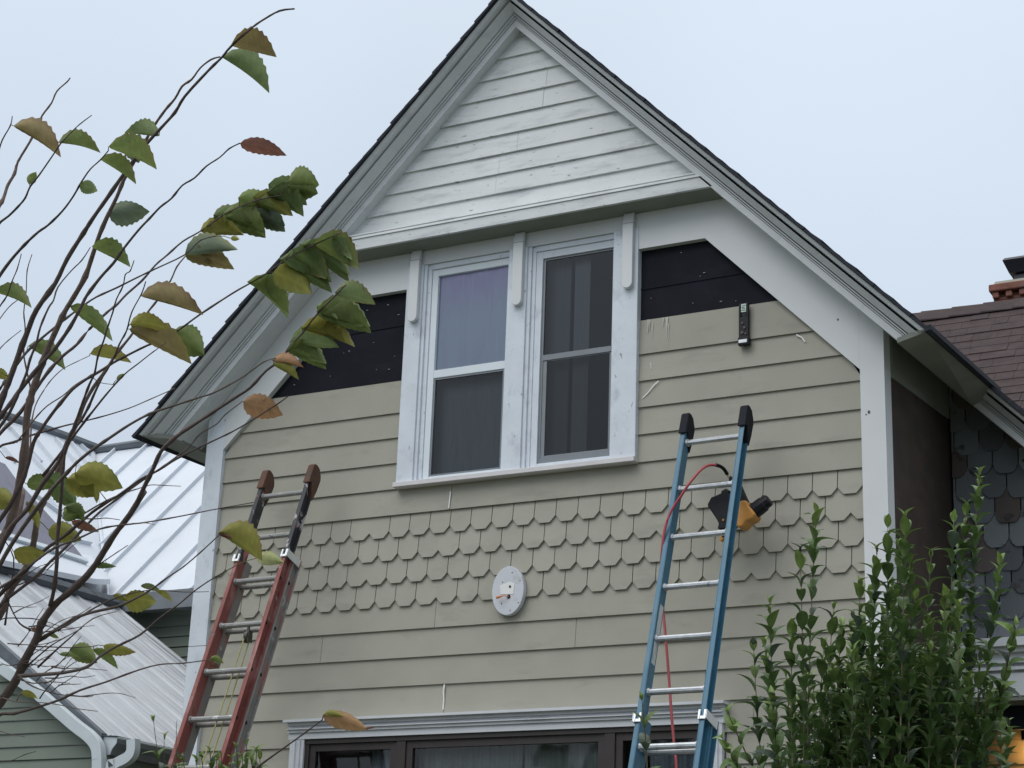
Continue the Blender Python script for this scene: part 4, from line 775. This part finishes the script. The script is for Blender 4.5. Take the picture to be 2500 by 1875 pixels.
br('B', [(0, 250), (80, 400), (60, 600), (30, 800)], .001, .003, 4.0, 1)
br('B', [(1935, 1370), (1840, 1440), (1700, 1540), (1550, 1650), (1300, 1850), (900, 2150)], .0013, .004, 3.4, 1)
for _ in range(26):                                                # fine side twigs low down
    u, v = random.uniform(-20, 420), random.uniform(430, 1300); a = random.uniform(-.9, .15); n = random.randint(4, 6); p = []; ln = random.uniform(40, 90)
    for k in range(n): p.append((u, v)); u += ln*math.cos(a); v += ln*math.sin(a); a += random.uniform(-.25, .25)
    br('B', p[::-1], .0007, .0016, random.uniform(3.7, 4.1), 1)
tree = thing('bare_tree', 'half bare young tree with few serrated green and brown leaves in the left foreground', 'tree')
BC = [(.115, .092, .084), (.090, .066, .060), (.18, .13, .11)]
tb = MB(); JP = atd(-420, 2450, 3.9)
nodes = []
for pts, r0, r1, D, c in BR:
    n = len(pts); P3 = []; ph = random.uniform(0, 6)
    if pts[-1][0] < 5: pts = pts+[(pts[-1][0]-45, pts[-1][1]+75), (pts[-1][0]-130, pts[-1][1]+300)]; r1e = True; n = len(pts)
    for i, (x, y) in enumerate(pts):
        t = i/(n-1); j = 1.2
        P3.append(atd(x+random.uniform(-j, j), y+random.uniform(-j, j), D+(3.9-D)*t*.8+.05*math.sin(3*t+ph)))
        nodes.append((x, y, P3[-1]))
    if pts[-1][0] < 5: P3 += [JP]; rr = [r0+(r1-r0)*(i/(n-1))**1.3 for i in range(n)]+[r1*1.3]
    else: rr = [r0+(r1-r0)*(i/(n-1))**1.3 for i in range(n)]
    sp = smooth_path(P3, 3); m = len(sp); R = []
    for i in range(m):
        q = i/3; k = min(int(q), len(rr)-2); R.append((rr[k]+(rr[k+1]-rr[k])*(q-k))*(.84+(.22 if i % 7 == 3 else 0)+random.uniform(-.08, .08)))
    cc = BC[c]; kk = random.uniform(.85, 1.2); tb.tube(sp, R, 7, tuple(q*kk for q in cc))
gb_ = Vector((JP.x-.05, JP.y+.05, 0)); tb.tube([JP+Vector((0, 0, .12)), JP, JP.lerp(gb_, .5)+Vector((.03, 0, 0)), gb_], [.03, .055, .065, .085], 10, (.10, .075, .06))
tree.location = gb_
def petiole(b):
    nd = min(nodes, key=lambda q: (q[0]-b[0])**2+(q[1]-b[1])**2); D = (nd[2]-CAM).dot(FWD); p = atd(b[0], b[1], D)
    if .004 < (p-nd[2]).length < .05: tb.tube([nd[2], nd[2].lerp(p, .5)+Vector((0, 0, .002)), p], [.0011, .0008, .0008], 6, (.14, .12, .05))
def leafmesh(mb, b, t, wu, wd, col, tipcol=None, D=None, fold=.5, arch=.1, nn=16, ser=True, vein=True):
    """b, t: base and tip in frame px; wu / wd: how far the two halves reach either side of the midrib (px)"""
    if D is None:
        nd = min(nodes, key=lambda q: (q[0]-b[0])**2+(q[1]-b[1])**2); D = (nd[2]-CAM).dot(FWD)
    wu *= 1.15; wd *= 1.1; t = (t[0]+.06*(t[0]-b[0]), t[1]+.06*(t[1]-b[1])); ax = (t[0]-b[0], t[1]-b[1]); L_ = math.hypot(*ax); ux, uy = ax[0]/L_, ax[1]/L_; nx, ny = uy, -ux       # n: to the upper side
    if ny > 0: nx, ny = -nx, -ny
    px = D/FPX; vs = []; cs = []; cols = 4
    rnd = random.Random(int(b[0]*7+t[1]*13)); curl = rnd.uniform(.35, .9); ph2 = rnd.uniform(0, 6); tipcol = tipcol or col
    for i in range(nn+1):
        s = i/nn; prof = (math.sin(math.pi*min(1, s*1.0)**.72)**.8)*(1 if s < .82 else 1-(s-.82)*1.6) if 0 < s < 1 else 0
        cxm = b[0]+ax[0]*s+nx*arch*L_*math.sin(math.pi*s); cym = b[1]+ax[1]*s+ny*arch*L_*math.sin(math.pi*s)
        dz = .22*L_*px*math.sin(math.pi*s*.8)*(rnd.random()*.1+.9)
        row = []
        sr = (1+(.075 if i % 2 else -.045)) if ser else 1
        for side, w in ((1, wu), (-1, wd)):
            for k in range(1, cols+1):
                q = k/cols; ww = w*prof*q*(sr if k == cols else 1); dep = -abs(ww)*px*fold*(q) + .06*w*px*math.sin(9*s+side)*q
                cc = [c*(1-.0*q) for c in col]
                mixv = max(0, (s-.55)*1.6)*q*.9+(.5 if q == 1 else 0)
                mixv = min(1, mixv); cc = tuple(col[z]*(1-mixv)+tipcol[z]*mixv for z in range(3))
                if vein and (i-k) % 4 == 0 and q < 1: cc = tuple(c*1.16 for c in cc)
                row.append((atd(cxm+side*nx*ww, cym+side*ny*ww, D+dz-dep+curl*abs(w)*px*q*q*math.sin(2.6*s+ph2+side)), cc))
        mid = (atd(cxm, cym, D+dz), tuple(c*1.25 for c in col))
        vs.append([row[cols-1-k] for k in range(cols)]+[mid]+[row[cols+k] for k in range(cols)])
    base = len(mb.v); W_ = 2*cols+1
    for r_ in vs:
        for p, c in r_: mb.v.append(tuple(p)); mb.c.append(c)
    for i in range(nn):
        for k in range(W_-1): mb.f.append((base+i*W_+k, base+i*W_+k+1, base+(i+1)*W_+k+1, base+(i+1)*W_+k))
GR, DG, YG_, BN, RB, TN, LG = (.175, .225, .070), (.125, .175, .062), (.28, .27, .065), (.26, .205, .09), (.20, .095, .070), (.36, .21, .11), (.20, .26, .11)
GG = (.15, .19, .13)
LV = [('T', 1385, 270, 1645, 340, 112, 12, BN, BN), ('T', 1330, 342, 1600, 548, 115, 4, DG, DG), ('T', 80, 755, 350, 935, 95, 12, BN, RB), ('T', 350, 855, 590, 915, 78, 6, GR, BN), ('T', 170, 1100, 215, 1035, 22, 30, GR, YG_), ('T', 480, 1110, 580, 1145, 35, 40, LG, GR),
 ('T', 955, 815, 757, 800, 75, 12, LG, GR), ('T', 650, 880, 925, 1010, 105, 15, GR, BN), ('T', 790, 830, 830, 970, 60, 70, GG, GR), ('T', 600, 955, 805, 1098, 78, 6, GR, BN), ('T', 650, 1280, 885, 1270, 50, 85, GG, DG), ('T', 1440, 860, 1705, 930, 40, 48, RB, RB), ('T', 550, 1480, 770, 1597, 85, 8, GR, DG),
 ('T', 1730, 1085, 1905, 1108, 76, 82, GR, DG), ('T', 1610, 1105, 1830, 1225, 75, 50, DG, DG), ('T', 1600, 1150, 1810, 1292, 90, 30, DG, DG), ('T', 1520, 1180, 1745, 1290, 70, 40, YG_, GR), ('T', 1510, 1260, 1700, 1350, 62, 70, GG, GR), ('T', 1430, 1185, 1640, 1250, 55, 60, GR, GR), ('T', 1340, 1280, 1580, 1420, 105, 60, GR, GR), ('T', 1280, 1290, 1500, 1330, 60, 60, DG, BN), ('T', 1200, 1385, 1450, 1410, 72, 22, YG_, BN), ('T', 1110, 1520, 1410, 1500, 85, 25, GG, YG_), ('T', 1110, 1530, 1390, 1612, 70, 45, BN, YG_), ('T', 1385, 1430, 1435, 1435, 14, 14, YG_, YG_),
 ('M', 1495, 215, 1715, 425, 105, 6, GR, GR), ('M', 1640, 160, 1858, 280, 95, 70, YG_, GR), ('M', 1700, 70, 1975, 212, 90, 45, DG, DG), ('M', 1760, 20, 1950, 190, 80, 60, DG, BN), ('M', 1820, 0, 2085, 168, 90, 30, DG, GR), ('M', 1885, -20, 2140, 130, 108, 40, GR, BN), ('M', 2000, -60, 2110, 80, 30, 40, LG, LG),
 ('M', 2010, 282, 2240, 350, 80, 25, LG, BN), ('M', 1900, 395, 2205, 480, 105, 45, GR, DG), ('M', 1900, 360, 2020, 440, 40, 30, LG, GR), ('M', 1810, 490, 2112, 600, 88, 20, YG_, BN), ('M', 1740, 575, 2020, 610, 88, 25, LG, GR), ('M', 1735, 615, 1945, 735, 85, 30, GR, GR), ('M', 1635, 690, 1812, 728, 48, 12, TN, RB), ('M', 1640, 708, 1785, 800, 40, 15, YG_, GR),
 ('M', 845, 302, 1200, 410, 105, 8, BN, RB), ('M', 420, 362, 662, 562, 62, 22, GR, GR), ('M', 170, 600, 380, 738, 72, 14, GR, DG), ('M', -30, 275, 178, 368, 72, 8, GR, BN), ('M', 540, 648, 776, 700, 62, 10, YG_, RB), ('M', 775, 500, 1130, 700, 108, 30, BN, YG_), ('M', 1030, 520, 1215, 650, 85, 90, GR, DG), ('M', 780, 470, 1000, 500, 60, 40, YG_, BN), ('M', -40, 750, 52, 800, 30, 25, YG_, GR), ('M', 1460, 935, 1685, 1012, 60, 72, TN, TN), ('M', 700, 805, 750, 770, 12, 14, GR, YG_),
 ('M', 450, 1370, 722, 1450, 80, 80, YG_, GR), ('M', 400, 1400, 560, 1500, 80, 60, YG_, YG_), ('M', 320, 1440, 450, 1560, 60, 60, DG, DG), ('M', 160, 1430, 330, 1440, 50, 40, GR, DG), ('M', 560, 1440, 580, 1540, 18, 20, YG_, GR), ('M', 290, 1400, 420, 1420, 40, 35, LG, GR), ('M', -60, 1500, 90, 1560, 60, 60, YG_, GR), ('M', 380, 1640, 510, 1600, 60, 30, GR, DG), ('M', 30, 1270, 115, 1305, 12, 10, RB, RB),
 ('B', 1320, 240, 1560, 408, 118, 18, YG_, BN), ('B', 1310, 250, 1390, 285, 18, 12, RB, RB), ('B', 1540, 400, 1695, 425, 40, 36, (.42, .44, .20), LG), ('B', 290, 230, 480, 290, 55, 60, YG_, GR), ('B', 430, 180, 585, 240, 22, 28, RB, DG), ('B', 80, 360, 270, 370, 25, 75, YG_, BN), ('B', 400, 90, 500, 170, 50, 30, DG, GR), ('B', 160, 60, 230, 220, 25, 25, YG_, YG_),
 ('B', 745, 640, 930, 660, 45, 75, YG_, GR), ('B', 680, 620, 760, 650, 15, 20, YG_, GR), ('B', 845, 565, 960, 600, 20, 14, LG, YG_), ('B', 940, 595, 1030, 660, 18, 12, YG_, YG_), ('B', 550, 440, 692, 450, 14, 20, DG, LG), ('B', 420, 950, 575, 1025, 62, 45, GR, YG_), ('B', 355, 975, 470, 990, 12, 14, LG, YG_), ('B', 560, 945, 700, 1058, 30, 22, GR, GR), ('B', 620, 925, 805, 962, 18, 46, YG_, RB), ('B', 290, 850, 352, 880, 10, 14, GR, YG_), ('B', 130, 1200, 222, 1240, 16, 20, YG_, LG), ('B', 1262, 1000, 1338, 1030, 22, 14, GR, YG_), ('B', 1265, 1040, 1310, 1055, 16, 16, RB, BN),
 ('B', 1940, 1340, 2195, 1425, 40, 55, TN, BN), ('B', 1945, 1335, 2060, 1350, 22, 14, YG_, BN), ('B', 2190, 1425, 2245, 1418, 7, 7, RB, RB), ('B', 190, 820, 240, 850, 14, 14, RB, BN)]
lf = MB(); OY = {'T': 0, 'M': 600, 'B': 1200}
for i, (rg, bx, by, tx, ty, wu, wd, c1, c2) in enumerate(LV):
    o_ = OY[rg]; k = .9+.25*((i*37) % 10)/10
    petiole((bx*K, o_+by*K)) 
    if (rg == 'T' and bx > 1180 and by > 1050) or (rg == 'M' and bx > 1480 and by < 640):
        wu *= 1.05; wd *= 1.0
        if i % 2: leafmesh(lf, ((bx+random.uniform(-40, 40))*K, o_+(by+random.uniform(-10, 35))*K), ((tx+random.uniform(-60, 10))*K, o_+(ty+random.uniform(-40, 60))*K), wu*K*.9, wd*K*.9, tuple(q*.85 for q in c1), c2, fold=.5, arch=.05)
    leafmesh(lf, (bx*K, o_+by*K), (tx*K, o_+ty*K), wu*K, wd*K, tuple(q*k for q in c1), tuple(q*k for q in c2), fold=.35+.4*((i*13) % 7)/7, arch=.03+.05*((i*5) % 4)/4)
lf.build('crown', M['leaf'], tree, smooth=True); tb.build('trunk', M['bark'], tree, smooth=True)
settle(tree)
# ================================================================= privet hedge, right foreground
def pleaf(mb, p, dirv, nrm, L_, w, col):
    dirv = dirv.normalized(); s = dirv.cross(nrm).normalized(); nn = s.cross(dirv).normalized()
    base = len(mb.v); n = 6; k0 = random.uniform(.10, .30)
    for i in range(n+1):
        t = i/n; ww = w*math.sin(math.pi*t**.85)**.9 if 0 < t < 1 else 0
        c = p+dirv*(L_*t)+nn*(L_*k0*math.sin(math.pi*t)-L_*k0*1.1*t*t)
        for q in (-1, 0, 1):
            mb.v.append(tuple(c+s*(q*ww/2)+nn*(abs(q)*ww*.22))); g = 1.22 if q == 0 else 1; mb.c.append(tuple(z*g for z in col))
    for i in range(n):
        for q in (0, 1): mb.f.append((base+i*3+q, base+i*3+q+1, base+(i+1)*3+q+1, base+(i+1)*3+q))
def shoot(st, lv, top, bot, Dt, Db, dens=1., lf_=.064, tipn=True, rs=.0018):
    """one upright shoot: top / bot are frame px, Dt / Db metres from the camera"""
    n = 9; pts = []; a = random.uniform(-12, 12)
    for i in range(n):
        t = i/(n-1); pts.append(atd(top[0]+(bot[0]-top[0])*t+a*math.sin(math.pi*t*1.1), top[1]+(bot[1]-top[1])*t, Dt+(Db-Dt)*t))
    sp = smooth_path(pts, 4); kk = random.uniform(.8, 1.2)
    st.tube(sp, [rs*(.5+1.2*i/len(sp)) for i in range(len(sp))], 6, (.16*kk, .13*kk, .08*kk))
    gap = .034/dens; dist = 0; nxt = .004; rot = random.uniform(0, 3.14)
    tot = 0
    for i in range(len(sp)-1):
        seg = (sp[i+1]-sp[i]); Ls = seg.length
        while nxt < dist+Ls:
            p = sp[i]+seg*((nxt-dist)/Ls); ax = -seg.normalized(); u = ax.cross(Vector((.3, .9, .1))).normalized(); v = ax.cross(u)
            young = max(0, 1-nxt/.12); sz = lf_*(.55+.45*min(1, nxt/.06))*random.uniform(.75, 1.15)
            for sg in (0, math.pi):
                if random.random() < .06: continue
                an = rot+sg+random.uniform(-.3, .3); rad = u*math.cos(an)+v*math.sin(an)
                el = random.uniform(.65, 1.05)+.35*young; dv = rad*math.cos(el)+ax*math.sin(el); nr = (ax*math.cos(el)-rad*math.sin(el))
                g = random.uniform(.7, 1.2); cl = (.078*g+.085*young, .135*g+.100*young, .042*g+.020*young)
                if random.random() < .12: cl = (.060, .085, .060)
                pleaf(lv, p+rad*.002, dv, nr, sz, sz*random.uniform(.38, .50), cl)
            rot += math.pi/2+random.uniform(-.2, .2); nxt += gap*random.uniform(.8, 1.25)
        dist += Ls
def F(u, v): return (1600+u*K, 1200+v*K)
hedge = thing('privet_hedge', 'dense green privet hedge with upright shoots in the right foreground', 'hedge')
st, lv = MB(), MB()
tops = [(965, 125, 870, 1.), (870, 380, 850, 1.), (690, 670, 770, 1.1), (1070, 700, 960, 1.), (590, 950, 700, 1.), (655, 925, 760, 1.1), (1230, 575, 1150, 1.), (1330, 370, 1280, 1.1), (1395, 210, 1330, 1.1), (1500, 165, 1450, 1.1), (1655, 395, 1560, .9), (1865, 80, 1780, 1.2), (1945, -105, 1830, 1.1), (2065, 435, 1930, 1.1), (1465, 330, 1400, 1.1), (1120, 800, 1060, 1.), (1900, 845, 1850, 1.), (1560, 640, 1500, 1.), (1740, 640, 1700, 1.1), (1820, 700, 1800, 1.1), (1290, 620, 1230, 1.2), (1010, 940, 980, 1.), (820, 800, 850, 1.), (1650, 800, 1640, 1.1), (1420, 560, 1380, 1.2), (1790, 180, 1760, 1.1), (1530, 420, 1500, 1.1), (1370, 740, 1350, 1.2), (1160, 1000, 1150, 1.)]
for u, v, ub, dn in tops:
    D = random.uniform(4.55, 5.1); shoot(st, lv, F(u, v), F(ub+(ub-1300)*-.08, 2500), D, D-.15, dn)
for u, v, ub in ((1950, 1010, 1900), (2010, 1190, 1950), (2070, 1290, 1990), (1880, 1120, 1850), (2120, 1400, 2050), (1980, 1330, 1930)):
    D = random.uniform(4.6, 5.1); shoot(st, lv, F(u, v), F(ub, 2500), D, D-.1, 1.1)
shoot(st, lv, F(440, 1340), F(760, 1950), 4.5, 4.6, .8); shoot(st, lv, F(410, 1490), F(600, 1900), 4.4, 4.5, .9, .052)
shoot(st, lv, F(2160, 815), F(2010, 1500), 4.5, 4.7, .8); shoot(st, lv, F(2110, 1110), F(1960, 1700), 4.6, 4.7, .9); shoot(st, lv, F(700, 1250), F(800, 1900), 4.6, 4.7, 1.)
for _ in range(84):
    u = random.triangular(690, 2080, 1450); lo = 760 if u > 1150 else 980+(1150-u)*.35
    if u > 1850: lo = 1000
    v = random.uniform(lo, 1450); D = random.uniform(4.6, 5.5); shoot(st, lv, F(u, v), F(u-(u-1300)*.12, 2500), D, D-.1, 1.05)
st.build('stems', M['bark'], hedge, smooth=True); lv.build('foliage', M['pleaf'], hedge)
hb = atd(*F(1400, 2500), 4.9); hedge.location = (hb.x, hb.y, 0)
# woody base down to the lawn
b = MB()
for k in range(14):
    a = atd(*F(900+k*80, 2450), 4.9); b.tube([a, Vector((a.x+random.uniform(-.1, .1), a.y+random.uniform(-.1, .1), 0))], [.008, .014], 6, (.12, .09, .06))
b.build('woody_base', M['bark'], hedge); settle(hedge)
# a separate shoot in front of the blue ladder
sp1 = thing('privet_shoot', 'single leafy privet shoot in front of the left rail of the blue ladder', 'shrub'); st, lv = MB(), MB()
A = lambda u, v: (800+u*K, 1200+v*K)
shoot(st, lv, A(1885, 1245), A(1895, 2300), 4.3, 4.35, .62, .052, rs=.0022); st.build('stem', M['bark'], sp1, smooth=True); lv.build('foliage', M['pleaf'], sp1)
q = atd(*A(1895, 2300), 4.35); b = MB(); b.tube([q, Vector((q.x, q.y, 0))], [.005, .009], 6, (.12, .09, .06)); b.build('lower_stem', M['bark'], sp1); sp1.location = (q.x, q.y, 0); settle(sp1)
# low shrub at the foot of the red ladder (only its tips show)
sb = thing('leafy_shrub', 'low shrub with curled dark leaves at the foot of the red ladder', 'shrub'); st, lv = MB(), MB()
for u, v, ub in ((1260, 1560, 1240), (1330, 1580, 1300), (1420, 1530, 1400), (1480, 1510, 1450), (1540, 1560, 1500), (1390, 1600, 1380), (1210, 1600, 1210), (1075, 1600, 1080), (1560, 1600, 1530), (1100, 1610, 1110), (1455, 1590, 1440), (1300, 1610, 1290), (1180, 1620, 1180), (1510, 1620, 1500)):
    shoot(st, lv, E1(u, v), E1(ub, 2300), 4.2, 4.3, .8, .038)
for u, v, ub, vb in ((1060, 1375, 1010, 1640), (985, 1480, 960, 1700), (920, 1370, 1000, 1600)):
    shoot(st, lv, E1(u, v), E1(ub, vb+500), 4.3, 4.3, .35, .04, rs=.0012)
st.build('stems', M['bark'], sb, smooth=True); lv.build('foliage', M['pleaf'], sb)
b = MB(); q = atd(*E1(1380, 2290), 4.3); b.tube([q+Vector((0, 0, .2)), Vector((q.x, q.y, 0))], [.01, .02], 7, (.12, .09, .06)); b.build('lower_stem', M['bark'], sb); sb.location = (q.x, q.y, 0); settle(sb)
